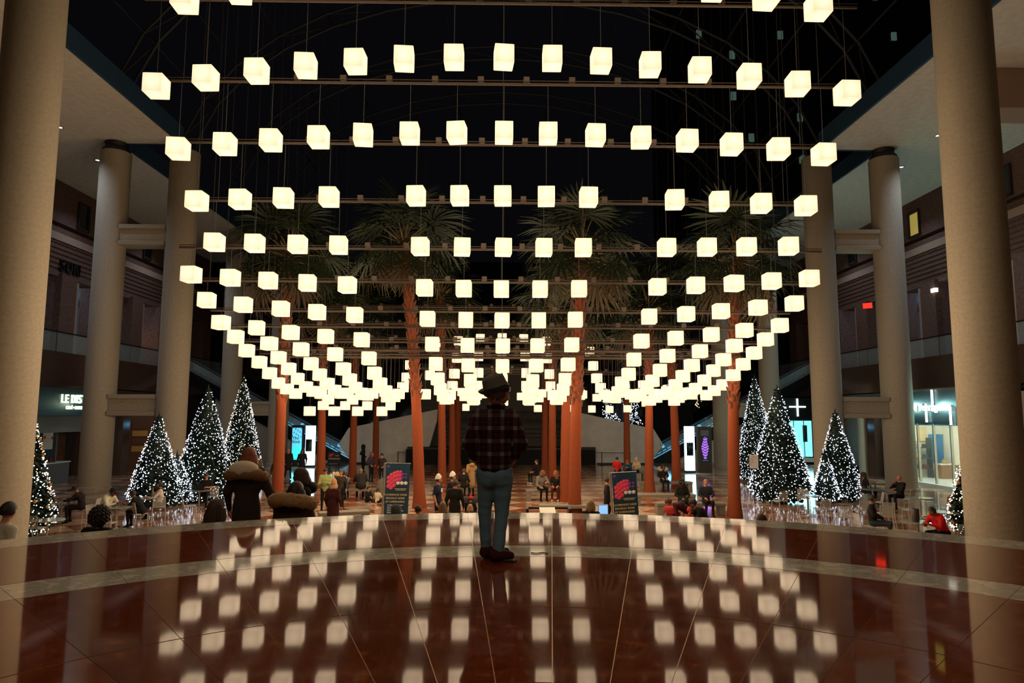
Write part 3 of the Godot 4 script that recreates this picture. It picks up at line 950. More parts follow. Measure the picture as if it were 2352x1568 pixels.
# ---------------------------------------------------------------- lit fir trees
func fir(label: String, x: float, z: float, h: float, r: float, bulbs: int, ornaments := 0, warm := 0.0) -> void:
	var t := thing("fir_tree", label, "fir tree", W(x, 0, z), rng.randf() * TAU, "lit fir trees")
	var b := MB.new()
	b.tube([Vector3(0, 0, 0), Vector3(0, h * 0.6, 0), Vector3(0, h * 0.97, 0)], [0.09, 0.06, 0.015], 8)
	part(t, "trunk", b.mesh(), M.palm_boot)
	var prof := func(u: float) -> float: return r * (0.03 + 0.97 * pow(1.0 - u, 0.92)) * (1.0 - 0.3 * smoothstep(0.1, 0.0, u))
	b = MB.new()
	var pr := [Vector2(0, 0.12)]
	for j in 13:
		var u := j / 12.0
		pr.append(Vector2(float(prof.call(u)) * 0.72, 0.15 + u * (h - 0.2)))
	pr.append(Vector2(0, h - 0.04))
	b.lathe(pr, 20)
	# boughs: drooping spikes with side twigs
	var levels := int(h / 0.13)
	for j in levels:
		var u := (j + 0.3) / levels
		var rr: float = prof.call(u)
		var y := 0.15 + u * (h - 0.25)
		var n := int(8 + rr * 22)
		for q in n:
			var a := TAU * (q + rng.randf()) / n
			var d := Vector3(cos(a), 0, sin(a))
			var sd := Vector3(-sin(a), 0, cos(a))
			var L := rr * rng.randf_range(0.9, 1.1)
			var lo := maxf(L - 0.34, 0.0)
			var tip := d * L + Vector3(0, y - 0.10 + rng.randf_range(-0.05, 0.07), 0)
			var root := d * lo + Vector3(0, y + 0.03, 0)
			var m := root.lerp(tip, 0.45) + Vector3(0, 0.02, 0)
			for sg in [-1.0, 1.0]:
				var tw: Vector3 = m + sd * sg * 0.11 + d * 0.07 + Vector3(0, rng.randf_range(-0.05, 0.04), 0)
				b.quad(root, tw, tip, m + Vector3(0, 0.03, 0), (Vector3.UP + d * 0.6 + sd * sg * 0.4).normalized())
			b.quad(root, m - Vector3(0, 0.09, 0), tip, m + Vector3(0, 0.05, 0), (sd + d * 0.2).normalized())
	b.tube([Vector3(0, h - 0.2, 0), Vector3(0, h + 0.06, 0)], [0.05, 0.005], 6)
	var fo := part(t, "foliage", b.mesh(), M.fir)
	fo.set_meta("kind", "stuff")
	for kind in 2:
		var cnt := int(bulbs * 1.4 * (1.0 - warm)) if kind == 0 else int(bulbs * 1.4 * warm)
		if cnt == 0: continue
		var mm := MultiMesh.new()
		mm.transform_format = MultiMesh.TRANSFORM_3D
		var bm := MB.new(); bm.ball(Vector3.ZERO, Vector3.ONE, 6, 4)
		mm.mesh = bm.mesh(M.fairy_white if kind == 0 else M.fairy_warm)
		mm.instance_count = cnt
		for k in cnt:
			var u := 1.0 - sqrt(rng.randf())
			u = clampf(u, 0.0, 0.99)
			var a := rng.randf() * TAU
			var rr2: float = float(prof.call(u)) * rng.randf_range(0.95, 1.08) + 0.02
			var s := rng.randf_range(0.012, 0.024)
			mm.set_instance_transform(k, Transform3D(Basis.from_scale(Vector3.ONE * s), Vector3(cos(a) * rr2, 0.13 + u * (h - 0.2), sin(a) * rr2)))
		var mi := MultiMeshInstance3D.new()
		mi.name = "string_lights" if kind == 0 else "warm_string_lights"
		mi.multimesh = mm
		t.add_child(mi)
		mi.set_meta("kind", "stuff")
	for k in ornaments:
		var u := pow(rng.randf(), 1.3)
		var a := k * 2.39996
		var rr3: float = float(prof.call(u)) * 1.02
		var o := MB.new()
		o.ball(Vector3.ZERO, Vector3.ONE * 0.06, 12, 8)
		o.tube([Vector3(0, 0.055, 0), Vector3(0, 0.085, 0)], [0.016, 0.014], 6)
		part(t, "bauble", o.mesh(), M.gold if k % 3 else M.ornament_silver, Vector3(cos(a) * rr3, 0.15 + u * (h - 0.3), sin(a) * rr3))

func build_firs() -> void:
	fir("lit fir tree with baubles half behind the column on the café side", -14.75, 21.6, 4.5, 1.12, 620, 60, 0.35)
	fir("short lit fir tree nearest the man in the black cap", -14.1, 28.7, 3.8, 1.08, 620)
	fir("tall lit fir tree behind the man with the laptop", -12.9, 30.5, 5.0, 1.36, 900)
	fir("tallest lit fir tree behind the couple in long coats", -14.9, 40.0, 6.0, 1.25, 1150, 0, 0.25)
	fir("low lit fir filling the gap between two trees on the café side", -13.6, 29.4, 2.2, 0.75, 420)
	fir("tallest lit fir tree behind the hung notice", 14.75, 40.0, 6.15, 1.3, 1150)
	fir("tall full lit fir tree beside the empty chairs", 12.25, 30.5, 5.1, 1.42, 950)
	fir("short lit fir tree beside the hooded woman at a table", 15.05, 31.0, 4.05, 1.06, 640)
	fir("low lit fir tucked against a taller one by the empty chairs", 14.15, 30.3, 2.3, 0.62, 300)
	fir("lit fir tree with gold baubles half behind the column by the man in red", 15.1, 21.8, 3.9, 1.08, 520, 64, 0.4)

# ---------------------------------------------------------------- escalators
func build_escalators() -> void:
	for s in [-1, 1]:
		var side := "café side" if s < 0 else "script sign side"
		var t := thing("escalator", "long escalator with blue-lit glass sides climbing on the %s" % side, "escalator", W(10.6 * s, 0, 56.5))
		var run := 13.6
		var rise := 7.3
		var flat := 1.3
		var P := func(u: float, y: float) -> Vector2: return Vector2((flat + u * run) * s, u * rise + y)
		var poly := PackedVector2Array([Vector2(0, 0), Vector2(flat * s, 0.0), P.call(0.0, 0.02), P.call(1.0, 0.02), Vector2((flat + run + 1.2) * s, rise + 0.02), Vector2((flat + run + 1.2) * s, rise - 0.9), P.call(1.0, -1.0), P.call(0.14, -1.0)])
		poly = PackedVector2Array([Vector2(0, 0.06), Vector2(flat * s, 0.1), P.call(1.0, 0.1), Vector2((flat + run + 1.2) * s, rise), Vector2((flat + run + 1.2) * s, rise - 0.9), P.call(1.0, -0.95), P.call(0.13, -0.95), Vector2(0, 0.0)])
		for z in [-0.62, 0.62]:
			var b := MB.new()
			b.prism(poly, z - 0.06, z + 0.06)
			part(t, "side_truss", b.mesh(), M.dark_metal)
			var g := MB.new()
			g.prism(PackedVector2Array([Vector2(0.2 * s, 0.1), Vector2(flat * s, 0.1), P.call(1.0, 0.1), P.call(1.0, 0.95), P.call(0.0, 0.95), Vector2(0.2 * s, 0.9)]), z - 0.01, z + 0.01)
			part(t, "glass_side", g.mesh(), M.glass)
			var h := MB.new()
			var hp := []
			for q in 9: hp.append(Vector3((0.3 - 0.45 * sin(PI * q / 8.0)) * s, 0.52 - 0.42 * cos(PI * q / 8.0), z))
			hp.append(Vector3(flat * s, 0.98, z))
			for q in 5:
				var v: Vector2 = P.call((q + 1) / 5.0, 0.98)
				hp.append(Vector3(v.x, v.y, z))
			var hr := []
			for q in hp: hr.append(0.045)
			h.tube(hp, hr, 8)
			part(t, "handrail", h.mesh(), M.black_paint)
			var l := MB.new()
			var a0: Vector2 = P.call(0.02, 0.14)
			var a1: Vector2 = P.call(0.42, 0.14)
			l.bar(Vector3(a0.x, a0.y, z * 0.9), Vector3(a1.x, a1.y, z * 0.9), 0.03, 6)
			part(t, "light_strip", l.mesh(), M.blue_led)
		var sb := MB.new()
		sb.bbox(Vector3(0, -0.1, 0), Vector3(0.41, 0.21, 1.1), 0.01)
		var sm := sb.mesh()
		for k in 33:
			var v: Vector2 = P.call((k + 0.5) / 33.0, 0.1)
			part(t, "step", sm, M.rail_steel, Vector3(v.x, v.y, 0))
		for u in [0.12, 0.35]:
			var v2: Vector2 = P.call(u, 0.35)
			omni(t, Vector3(v2.x, v2.y, 0.4), c8(110, 200, 250), 0.35, 0.15)
		# plastered cheek under the escalator
		var ck := MB.new()
		ck.prism(PackedVector2Array([Vector2(2.9 * s, 0.0), Vector2(12.5 * s, 0.0), Vector2(12.5 * s, 5.1), P.call(0.14, -0.96)]), -0.5, 0.5)
		part(t, "cheek_wall", ck.mesh(), M.shell_plaster)

# ---------------------------------------------------------------- kiosks, displays and banners
func poster_tex(w: int, h: int, paint: Callable) -> ImageTexture:
	var im := Image.create(w, h, false, Image.FORMAT_RGB8)
	for y in h:
		for x in w:
			im.set_pixel(x, y, paint.call(x / float(w), y / float(h)))
	return ImageTexture.create_from_image(im)

func card(parent: Node3D, called: String, w: float, h: float, at: Vector3, tex: Texture2D, glow := 0.0) -> MeshInstance3D:
	var b := MB.new()
	b.quad(Vector3(-w / 2, -h / 2, 0), Vector3(w / 2, -h / 2, 0), Vector3(w / 2, h / 2, 0), Vector3(-w / 2, h / 2, 0), Vector3.BACK)
	b.quad(Vector3(-w / 2, -h / 2, -0.008), Vector3(w / 2, -h / 2, -0.008), Vector3(w / 2, h / 2, -0.008), Vector3(-w / 2, h / 2, -0.008), Vector3.FORWARD)
	var m := StandardMaterial3D.new()
	m.resource_name = called
	m.albedo_texture = tex; m.roughness = 0.45
	if glow > 0.0:
		m.emission_enabled = true; m.emission = Color.WHITE; m.emission_energy_multiplier = glow; m.emission_operator = BaseMaterial3D.EMISSION_OP_MULTIPLY; m.emission_texture = tex
	return part(parent, called, b.mesh(), m, at)

func hexd(x: float, y: float, cx: float, cy: float, r: float) -> bool:
	var dx := absf(x - cx)
	var dy := absf(y - cy)
	return dx < r * 0.866 and dy < r - dx * 0.577

func banner_paint(x: float, y: float) -> Color:
	var bg := c8(24, 58, 84).lerp(c8(12, 34, 40), y * 0.5 + 0.25 * sin(x * 3.0))
	var py := y * 2.35
	var cubes := [[0.13, 0.62], [0.13, 0.80], [0.13, 0.98], [0.24, 0.86], [0.24, 1.04], [0.24, 0.68], [0.36, 0.58], [0.36, 0.76], [0.36, 0.94], [0.24, 0.5], [0.48, 0.54], [0.48, 0.71], [0.60, 0.52], [0.60, 0.68], [0.36, 0.43], [0.48, 0.38], [0.60, 0.38], [0.72, 0.46], [0.72, 0.6], [0.84, 0.46], [0.84, 0.6]]
	var k := 0
	for c in cubes:
		var r := 0.092 if c[0] < 0.66 else 0.05
		if hexd(x, py, c[0], c[1], r):
			var pink := c8(226, 62, 92) if c[0] < 0.56 else (c8(206, 52, 120) if c[0] < 0.66 else c8(118, 62, 132))
			if py < c[1] and absf(x - c[0]) * 0.577 < (c[1] - py): pink = pink.lightened(0.14)
			elif x > c[0]: pink = pink.darkened(0.12)
			return pink
	for cx in [0.52, 0.68, 0.84]:
		if hexd(x, py, cx, 0.84, 0.085): return c8(226, 222, 214) if py < 0.86 else c8(200, 196, 190)
	if absf(x - 0.1) < 0.045 and absf(py - 0.13) < 0.05: return c8(120, 70, 130)
	return bg

func small_print(parent: Node3D, m: Material, at: Vector3, widths: Array, gap: float) -> void:
	var b := MB.new()
	for k in widths.size():
		b.box(Vector3(-0.29 + widths[k] / 2.0 if widths.size() > 2 else 0.0, -gap * k, 0), Vector3(widths[k], 0.016, 0.002))
	part(parent, "small_print", b.mesh(), m, at)

func banner(label: String, x: float, z: float, turn: float, w: float, h: float, tilt: float) -> void:
	var t := thing("banner_stand", label, "banner", W(x, 0, z), turn)
	var g := Node3D.new()
	var b := MB.new()
	b.bbox(Vector3(0, 0.05, -0.02), Vector3(w + 0.06, 0.1, 0.22), 0.02)
	part(t, "base", b.mesh(), M.silver)
	b = MB.new()
	b.bar(Vector3(-w / 2 - 0.05, 0.05, -0.02), Vector3(-w / 2 - 0.05, h, -0.02), 0.035, 8)
	part(t, "pole", b.mesh(), M.silver)
	b = MB.new()
	b.bar(Vector3(-w / 2 - 0.05, h, 0), Vector3(w / 2 + 0.02, h, 0), 0.02, 8)
	part(t, "top_bar", b.mesh(), M.silver)
	if not cache.has("banner"): cache["banner"] = poster_tex(192, 448, banner_paint)
	card(t, "panel", w, h - 0.1, Vector3(0, h / 2 + 0.05, 0.02), cache["banner"])
	var gold := mat("print_gold", c8(206, 186, 130), 0.6)
	var white := mat("print_white", c8(214, 220, 226), 0.6)
	var lines := [["ILLUMINATE YOUR", 0.455], ["HOLIDAY WISH", 0.395], ["AT LUMINARIES", 0.335]]
	for q in lines:
		letters("print_line", "", q[0], 0.082, Vector3(-0.05, h * float(q[1]), 0.024), 0.0, gold, 0.002, "", t, true)
	# small print, too fine to read
	small_print(t, gold, Vector3(0.12, h * 0.56, 0.023), [0.42, 0.34], 0.045)
	small_print(t, white, Vector3(-0.03, h * 0.275, 0.023), [0.56, 0.18, 0.46, 0.58, 0.4, 0.2, 0.52, 0.34], 0.066)
	t.rotation.z = tilt

func build_kiosks() -> void:
	for q in [[-13.86, 50.6, 2.95, 0.66, "glowing white light column behind the people walking", 0.5], [12.59, 46.4, 3.05, 0.62, "glowing cyan-white light column beside the dark display", 0.0]]:
		var t := thing("light_column", q[4], "information kiosk", W(q[0], 0, q[1]), 0.03)
		var b := MB.new()
		b.bbox(Vector3(0, 0.06, 0), Vector3(q[3] + 0.04, 0.12, 0.4), 0.01)
		part(t, "base", b.mesh(), M.dark_metal)
		b = MB.new()
		b.bbox(Vector3(0, q[2] / 2 + 0.06, 0), Vector3(q[3], q[2] - 0.1, 0.34), 0.015)
		part(t, "light_box", b.mesh(), M.white_screen)
		part(t, "screen", boxes([[Vector3(-0.02 - 0.1 * q[5], 1.55, 0.175), Vector3(0.44, 0.86, 0.02)]]), M.glass_dark)
		var l := letters("sideways_print", "", "Directory", 0.1, Vector3(-q[3] / 2 + 0.12, 2.45, 0.175), 0.0, mat("print_grey", c8(90, 120, 130), 0.6), 0.004, "", t)
		l.rotation = Vector3(0, 0, PI / 2)
		area(t, Vector3(0, q[2] / 2, 0.22), Vector3(0, PI, 0), Vector2(q[3], q[2] - 0.3), c8(150, 232, 255), 5.0)
	# tall cyan display
	var rk := thing("display_totem", "tall cyan display reading The Rink behind a walking couple", "display", W(-14.9, 0, 50.9))
	part(rk, "cabinet", boxes([[Vector3(0, 1.5, -0.06), Vector3(0.86, 3.0, 0.3)]]), M.black_paint)
	var rt := poster_tex(48, 144, func(x: float, y: float) -> Color:
		var c := c8(96, 206, 232).lerp(c8(60, 226, 226), smoothstep(0.45, 0.75, y))
		if y < 0.3 and sin(x * 21.0 + y * 30.0) + sin(x * 9.0 - y * 43.0) > 1.15: c = c8(84, 70, 150)
		return c)
	card(rk, "screen", 0.7, 2.3, Vector3(0, 1.65, 0.1), rt, 1.0)
	var ink := mat("print_navy", c8(18, 60, 110), 0.6)
	letters("print_line", "", "The", 0.26, Vector3(-0.08, 2.05, 0.115), 0.0, ink, 0.004, "", rk, true)
	letters("print_line", "", "Rink", 0.26, Vector3(-0.05, 1.79, 0.115), 0.0, ink, 0.004, "", rk, true)
	area(rk, Vector3(0, 1.6, 0.2), Vector3(0, PI, 0), Vector2(0.7, 2.2), c8(80, 220, 255), 2.5)
	# dark display with a purple quilted jacket
	var dj := thing("display_totem", "dark display panel showing a purple quilted jacket", "display", W(13.6, 0, 46.4), 0.04)
	part(dj, "cabinet", boxes([[Vector3(0, 1.52, -0.08), Vector3(0.94, 3.04, 0.34)]]), M.rail_steel)
	var jt := poster_tex(64, 224, func(x: float, y: float) -> Color:
		var c := c8(14, 13, 18) if y > 0.18 else c8(48, 48, 46)
		var dx := x - 0.5
		var body := (y > 0.34 and y < 0.8 and absf(dx) < 0.36 + 0.08 * sin(y * 14.0)) or (y > 0.22 and y < 0.36 and Vector2(dx - 0.05, (y - 0.29) * 3.0).length() < 0.26) or (y > 0.78 and y < 0.9 and absf(dx) < 0.18)
		if body:
			var q := sin(y * 75.0 + sin(x * 9.0) * 2.0)
			c = c8(126, 70, 206).lerp(c8(206, 150, 255), clampf(q * 0.5 + 0.35, 0, 1)) if q > -0.6 else c8(70, 30, 130)
		if y > 0.945 and y < 0.955 and absf(dx) < 0.34: c = c8(90, 170, 230)
		return c)
	card(dj, "screen", 0.56, 2.1, Vector3(0, 1.75, 0.1), jt, 0.8)
	area(dj, Vector3(0, 1.7, 0.2), Vector3(0, PI, 0), Vector2(0.5, 1.6), c8(150, 90, 255), 0.5)
	banner("blue roll-up banner beside the leaning palm trunk", -3.75, 25.0, 0.16, 0.85, 2.02, -0.03)
	banner("dark teal roll-up banner standing by the tablet stand", 4.1, 22.8, 0.12, 0.82, 1.9, 0.05)
	# black easel sign
	var es := thing("easel_sign", "black easel sign with a pink mark in front of the escalator", "sign", W(-11.1, 0, 46.4), 0.1)
	part(es, "board", boxes([[Vector3(0, 0.85, 0), Vector3(0.84, 0.9, 0.05)]]), M.black_paint)
	for sx in [-0.3, 0.3]: part(es, "leg", boxes([[Vector3(sx, 0.2, -0.05), Vector3(0.05, 0.42, 0.05)]]), M.dark_metal)
	var pk := MB.new()
	for k in 7:
		var hp := PackedVector2Array()
		for j in 6: hp.append(Vector2(-0.3 + 0.075 * (k % 4) + cos(j * PI / 3 + 0.5) * 0.055, 1.1 - 0.085 * (k / 4) + 0.02 * (k % 4) + sin(j * PI / 3 + 0.5) * 0.055))
		pk.prism(hp, 0.026, 0.03)
	part(es, "pink_mark", pk.mesh(), mat("print_pink", c8(208, 44, 70), 0.6))
	mat("print_cream", c8(220, 206, 176), 0.6)
	small_print(es, M.print_cream, Vector3(0.18, 1.08, 0.029), [0.26, 0.24], 0.06)
	letters("print_line", "", "Contribution", 0.12, Vector3(0, 0.86, 0.03), 0.0, M.print_cream, 0.004, "", es)
	small_print(es, M.print_cream, Vector3(-0.06, 0.52, 0.029), [0.55], 0.06)
	# paper notice hung at the firs
	var nt := thing("paper_notice", "white paper notice on a thin post in front of the tallest fir", "notice", W(10.85, 0, 29.8))
	part(nt, "post", boxes([[Vector3(0, 0.75, -0.03), Vector3(0.03, 1.5, 0.03)]]), M.dark_metal)
	part(nt, "sheet", boxes([[Vector3(0, 1.8, 0), Vector3(0.38, 0.58, 0.012)]]), mat("paper", c8(196, 190, 186), 0.8))
	small_print(nt, M.print_pink, Vector3(0, 2.0, 0.009), [0.2], 0.05)
	small_print(nt, mat("print_dim", c8(140, 132, 128), 0.8), Vector3(0, 1.9, 0.009), [0.28, 0.26, 0.28, 0.2], 0.07)
	# queue posts and belts by the stage shells
	for q in [[-7.8, 52.6, 0.7, "belt post beside the stage on the café side"], [7.6, 52.6, 2.2, "belt post in front of the screen wall on the script sign side"]]:
		var sp := thing("belt_post", q[3], "stanchion", W(q[0], 0, q[1]))
		var b := MB.new()
		b.lathe([Vector2(0, 0), Vector2(0.18, 0), Vector2(0.18, 0.02), Vector2(0.04, 0.05), Vector2(0.032, 0.06), Vector2(0.032, 0.98), Vector2(0.04, 1.0), Vector2(0, 1.02)], 16)
		part(sp, "post", b.mesh(), M.black_paint)
		part(sp, "belt", boxes([[Vector3(q[2] / 2, 0.95, 0), Vector3(q[2], 0.05, 0.01)]]), M.black_paint)
		if q[0] > 0: part(sp, "belt", boxes([[Vector3(-0.3, 0.95, 0), Vector3(0.6, 0.05, 0.01)]]), M.black_paint)
	# black framed table with a sheet of paper
	var rt2 := thing("sign_in_table", "black framed table with a white sheet on top at the stair foot", "table", W(1.38, 0, 20.6))
	part(rt2, "top_frame", boxes([[Vector3(0, 1.0, -0.28), Vector3(1.26, 0.06, 0.06)], [Vector3(0, 0.78, 0.3), Vector3(1.3, 0.07, 0.06)], [Vector3(-0.62, 0.9, 0), Vector3(0.07, 0.3, 0.62)], [Vector3(0.62, 0.9, 0), Vector3(0.07, 0.3, 0.62)]]), M.black_paint)
	for sx in [-0.6, 0.6]:
		for sz in [-0.27, 0.27]: part(rt2, "leg", boxes([[Vector3(sx, 0.4, sz), Vector3(0.06, 0.8, 0.06)]]), M.black_paint)
	part(rt2, "tray", boxes([[Vector3(0, 0.86, 0), Vector3(1.2, 0.02, 0.55)]]), mat("tray_tan", c8(150, 122, 90), 0.5), Vector3.ZERO, Vector3(0.0, 0, 0))
	var sh := single("paper_sheet", boxes([[Vector3.ZERO, Vector3(0.46, 0.006, 0.42)]]), mat("paper_white", c8(236, 230, 214), 0.8), "large white sheet lying on the black framed table", "paper", W(1.36, 0.96, 20.55), 0.05)
	sh.rotation.x = 0.38
	# tablet on a stand
	var tb := thing("tablet_stand", "glowing blue tablet on a floor stand beside the blonde woman", "tablet", W(2.56, 0, 17.6), 0.1)
	part(tb, "post", boxes([[Vector3(0, 0.6, -0.05), Vector3(0.05, 1.2, 0.05)], [Vector3(0, 0.015, -0.05), Vector3(0.36, 0.03, 0.3)]]), M.silver)
	var tbm := MB.new(); tbm.bbox(Vector3.ZERO, Vector3(0.26, 0.4, 0.03), 0.012)
	part(tb, "casing", tbm.mesh(), mat("white_plastic", c8(220, 222, 226), 0.4), Vector3(0, 1.32, 0))
	part(tb, "screen", boxes([[Vector3(0, 1.32, 0.016), Vector3(0.22, 0.35, 0.006)]]), M.tablet_blue)
	area(tb, Vector3(0, 1.32, 0.06), Vector3(0, PI, 0), Vector2(0.2, 0.3), c8(130, 180, 255), 0.4)

# ---------------------------------------------------------------- shops
func handbag(label: String, at: Vector3, col: Color, turn: float) -> void:
	var t := thing("handbag", label, "handbag", at, turn, "bags and boxes shown in the shop")
	var b := MB.new()
	b.prism(PackedVector2Array([Vector2(-0.16, 0), Vector2(0.16, 0), Vector2(0.13, 0.22), Vector2(-0.13, 0.22)]), -0.06, 0.06)
	var m := mat("leather_%s" % col.to_html(false), col, 0.4)
	part(t, "body", b.mesh(), m)
	var h := MB.new()
	var pts := []
	var rad := []
	for k in 9:
		pts.append(Vector3(-0.09 * cos(PI * k / 8.0), 0.21 + 0.12 * sin(PI * k / 8.0), 0)); rad.append(0.01)
	h.tube(pts, rad, 5)
	part(t, "handle", h.mesh(), m)

func build_shops() -> void:
	# --- glass-fronted shop, script sign side: front on x = 23.4, from z 33 to 41.5
	var sh := thing("shopfront", "bright glass-fronted shop with a dark sign board", "shop", W(23.4, 0, 37.2), -PI / 2)
	# local: +x runs toward the eye, +z out into the hall
	var L := 8.6
	part(sh, "sign_board", boxes([[Vector3(0, 4.2, -0.15), Vector3(L, 1.85, 0.3)]]), mat("sign_black", c8(18, 24, 26), 0.4))
	part(sh, "roof", boxes([[Vector3(0, 5.2, -1.7), Vector3(L, 0.15, 3.4)]]), M.granite_brown)
	part(sh, "back_wall", boxes([[Vector3(0, 1.7, -3.3), Vector3(L, 3.3, 0.1)], [Vector3(-L / 2, 2.5, -1.7), Vector3(0.1, 5.0, 3.3)], [Vector3(L / 2, 2.5, -1.7), Vector3(0.1, 5.0, 3.3)]]), mat("shop_cream", c8(232, 222, 196), 0.8))
	part(sh, "shop_floor", boxes([[Vector3(0, 0.08, -1.5), Vector3(L, 0.16, 3.6)]]), mat("shop_floor_white", c8(226, 226, 218), 0.3))
	part(sh, "shop_ceiling", boxes([[Vector3(0, 3.34, -1.7), Vector3(L, 0.08, 3.3)]]), M.shop_cream)
	for k in 3:
		part(sh, "ceiling_light", boxes([[Vector3(-2.8 + 2.8 * k, 3.27, -1.4), Vector3(2.0, 0.05, 0.5)]]), M.shop_white)
		area(sh, Vector3(-2.8 + 2.8 * k, 3.2, -1.2), Vector3(-PI / 2 + 0.5, 0, 0), Vector2(2.0, 0.6), c8(236, 250, 240), 9.0)
	for k in 7:
		part(sh, "mullion", boxes([[Vector3(-L / 2 + L * k / 6.0, 1.72, 0), Vector3(0.09, 3.3, 0.12)]]), M.silver)
		if k < 6: part(sh, "glass_pane", boxes([[Vector3(-L / 2 + L * (k + 0.5) / 6.0, 1.72, 0), Vector3(L / 6.0 - 0.1, 3.24, 0.015)]]), M.glass)
	# the script sign with tall strokes of light
	letters("sign_lettering", "", "Salvatore Ferragamo", 0.5, Vector3(-1.05, 4.25, 0.06), 0.0, M.sign_white, 0.05, "", sh, true)
	for q in [[0.18, 4.62, 1.15], [-0.42, 3.95, 1.0], [1.62, 3.8, 0.95], [-3.3, 4.55, 1.0]]:
		part(sh, "light_bar", boxes([[Vector3(q[0], q[1], 0.1), Vector3(0.11, q[2], 0.06)]]), M.sign_white)
	for q in [-2.4, 0.2, 2.6]:
		omni(sh, Vector3(q, 4.3, 0.5), c8(170, 240, 236), 5.0, 0.2)
	# shelves, pictures and counter against the end wall
	part(sh, "shelf_unit", boxes([[Vector3(-3.9, 0.7, -1.55), Vector3(0.5, 0.04, 1.1)], [Vector3(-3.9, 1.3, -1.55), Vector3(0.5, 0.04, 1.1)], [Vector3(-3.9, 1.9, -1.55), Vector3(0.5, 0.04, 1.1)], [Vector3(-3.9, 1.3, -1.0), Vector3(0.5, 2.4, 0.05)], [Vector3(-3.9, 1.3, -2.1), Vector3(0.5, 2.4, 0.05)]]), M.rail_steel)
	part(sh, "framed_niche", boxes([[Vector3(-4.2, 2.7, -1.55), Vector3(0.1, 0.85, 1.1)]]), mat("niche_gold", c8(206, 178, 120), 0.5))
	part(sh, "blue_picture", boxes([[Vector3(-4.2, 1.85, -2.72), Vector3(0.06, 1.7, 0.85)]]), mat("picture_blue", c8(40, 110, 170), 0.5))
	part(sh, "counter", boxes([[Vector3(-3.3, 0.55, -2.7), Vector3(0.6, 0.8, 1.0)]]), mat("counter_tan", c8(150, 104, 60), 0.5))
	part(sh, "counter_top", boxes([[Vector3(-3.3, 0.98, -2.7), Vector3(0.7, 0.06, 1.1)]]), mat("counter_white", c8(235, 232, 220), 0.3))
	var cols := [c8(30, 26, 26), c8(120, 30, 30), c8(180, 150, 90), c8(60, 60, 66), c8(150, 120, 96)]
	var bi := 0
	for y in [0.72, 1.32, 1.92]:
		for d in [1.3, 1.8]:
			handbag(["black handbag on the lowest lit shelf", "dark red handbag on the lowest lit shelf", "tan handbag on the middle lit shelf", "charcoal handbag on the middle lit shelf", "brown handbag on the top lit shelf", "black handbag on the top lit shelf"][bi], Vector3(23.4 + d, y, -(37.2 + 3.85)), cols[bi % 5], 0.0)
			bi += 1
	handbag("small tan bag on the white shop counter", Vector3(26.0, 1.01, -40.5), cols[2], 0.0)
	# --- second, smaller front further back with a cyan window
	var s2 := thing("shop_window", "cyan-lit shop window with a small cross-shaped sign behind the columns", "shop", W(23.4, 0, 54.5))
	part(s2, "frame", boxes([[Vector3(0, 2.6, -0.1), Vector3(3.0, 5.2, 0.2)]]), M.sign_black)
	part(s2, "cyan_picture", boxes([[Vector3(0.1, 2.0, 0.03), Vector3(2.0, 2.8, 0.06)]]), M.cyan_screen)
	part(s2, "white_plinth", boxes([[Vector3(0.1, 0.35, 0.15), Vector3(2.2, 0.3, 0.5)]]), M.counter_white)
	for q in [-0.35, 0.45]: part(s2, "mullion", boxes([[Vector3(q, 1.9, 0.1), Vector3(0.06, 3.2, 0.06)]]), M.silver)
	part(s2, "dark_figure", boxes([[Vector3(0.55, 2.4, 0.08), Vector3(0.34, 1.3, 0.04)]]), mat("print_teal_dark", c8(24, 70, 84), 0.5))
	part(s2, "cross_sign", boxes([[Vector3(0.05, 4.45, 0.06), Vector3(0.12, 1.4, 0.06)], [Vector3(0.05, 4.5, 0.06), Vector3(1.3, 0.12, 0.06)], [Vector3(-0.95, 3.2, 0.1), Vector3(0.1, 0.8, 0.06)]]), M.sign_white)
	area(s2, Vector3(0, 2.0, 0.3), Vector3(0, PI, 0), Vector2(2.0, 2.6), c8(130, 226, 236), 14.0)
	# --- slim column and granite wall between the linked columns
	var sc := MB.new()
	sc.lathe([Vector2(0, 0), Vector2(0.36, 0), Vector2(0.36, 0.15), Vector2(0.3, 0.2), Vector2(0.3, 4.6), Vector2(0.36, 4.7), Vector2(0.36, 4.9), Vector2(0, 4.9)], 32)
	single("slim_column", sc.mesh(), M.column_stone, "slim pale column under the arcade on the script sign side", "column", W(23.4, 0, 44.6))
	single("granite_pier", boxes([[Vector3(0, 2.5, 0), Vector3(3.2, 5.0, 0.8)]]), M.granite_brown, "polished brown granite pier reflecting fir lights on the script sign side", "pier", W(24.9, 0, 43.4))
	single("granite_pier", boxes([[Vector3(0, 2.5, 0), Vector3(3.0, 5.0, 0.8)]]), M.granite_brown, "polished brown granite pier beside the café on its far side", "pier", W(-24.8, 0, 43.4))
	# --- café, other side
	var cf := thing("cafe", "dim café front with a lit white name sign", "café", W(-23.4, 0, 37.6), PI / 2)
	# local: +x runs away from the eye, +z out into the hall
	part(cf, "sign_board", boxes([[Vector3(0, 4.4, -0.15), Vector3(9.0, 1.5, 0.3)]]), mat("sign_teal", c8(22, 34, 38), 0.45))
	part(cf, "roof", boxes([[Vector3(0, 5.2, -1.7), Vector3(9.0, 0.12, 3.4)]]), M.granite_brown)
	part(cf, "back_wall", boxes([[Vector3(0, 1.8, -3.3), Vector3(9.0, 3.6, 0.1)]]), mat("cafe_grey", c8(120, 124, 118), 0.8))
	part(cf, "transom", boxes([[Vector3(0, 3.2, -0.6), Vector3(9.0, 0.9, 0.1)]]), M.cafe_grey)
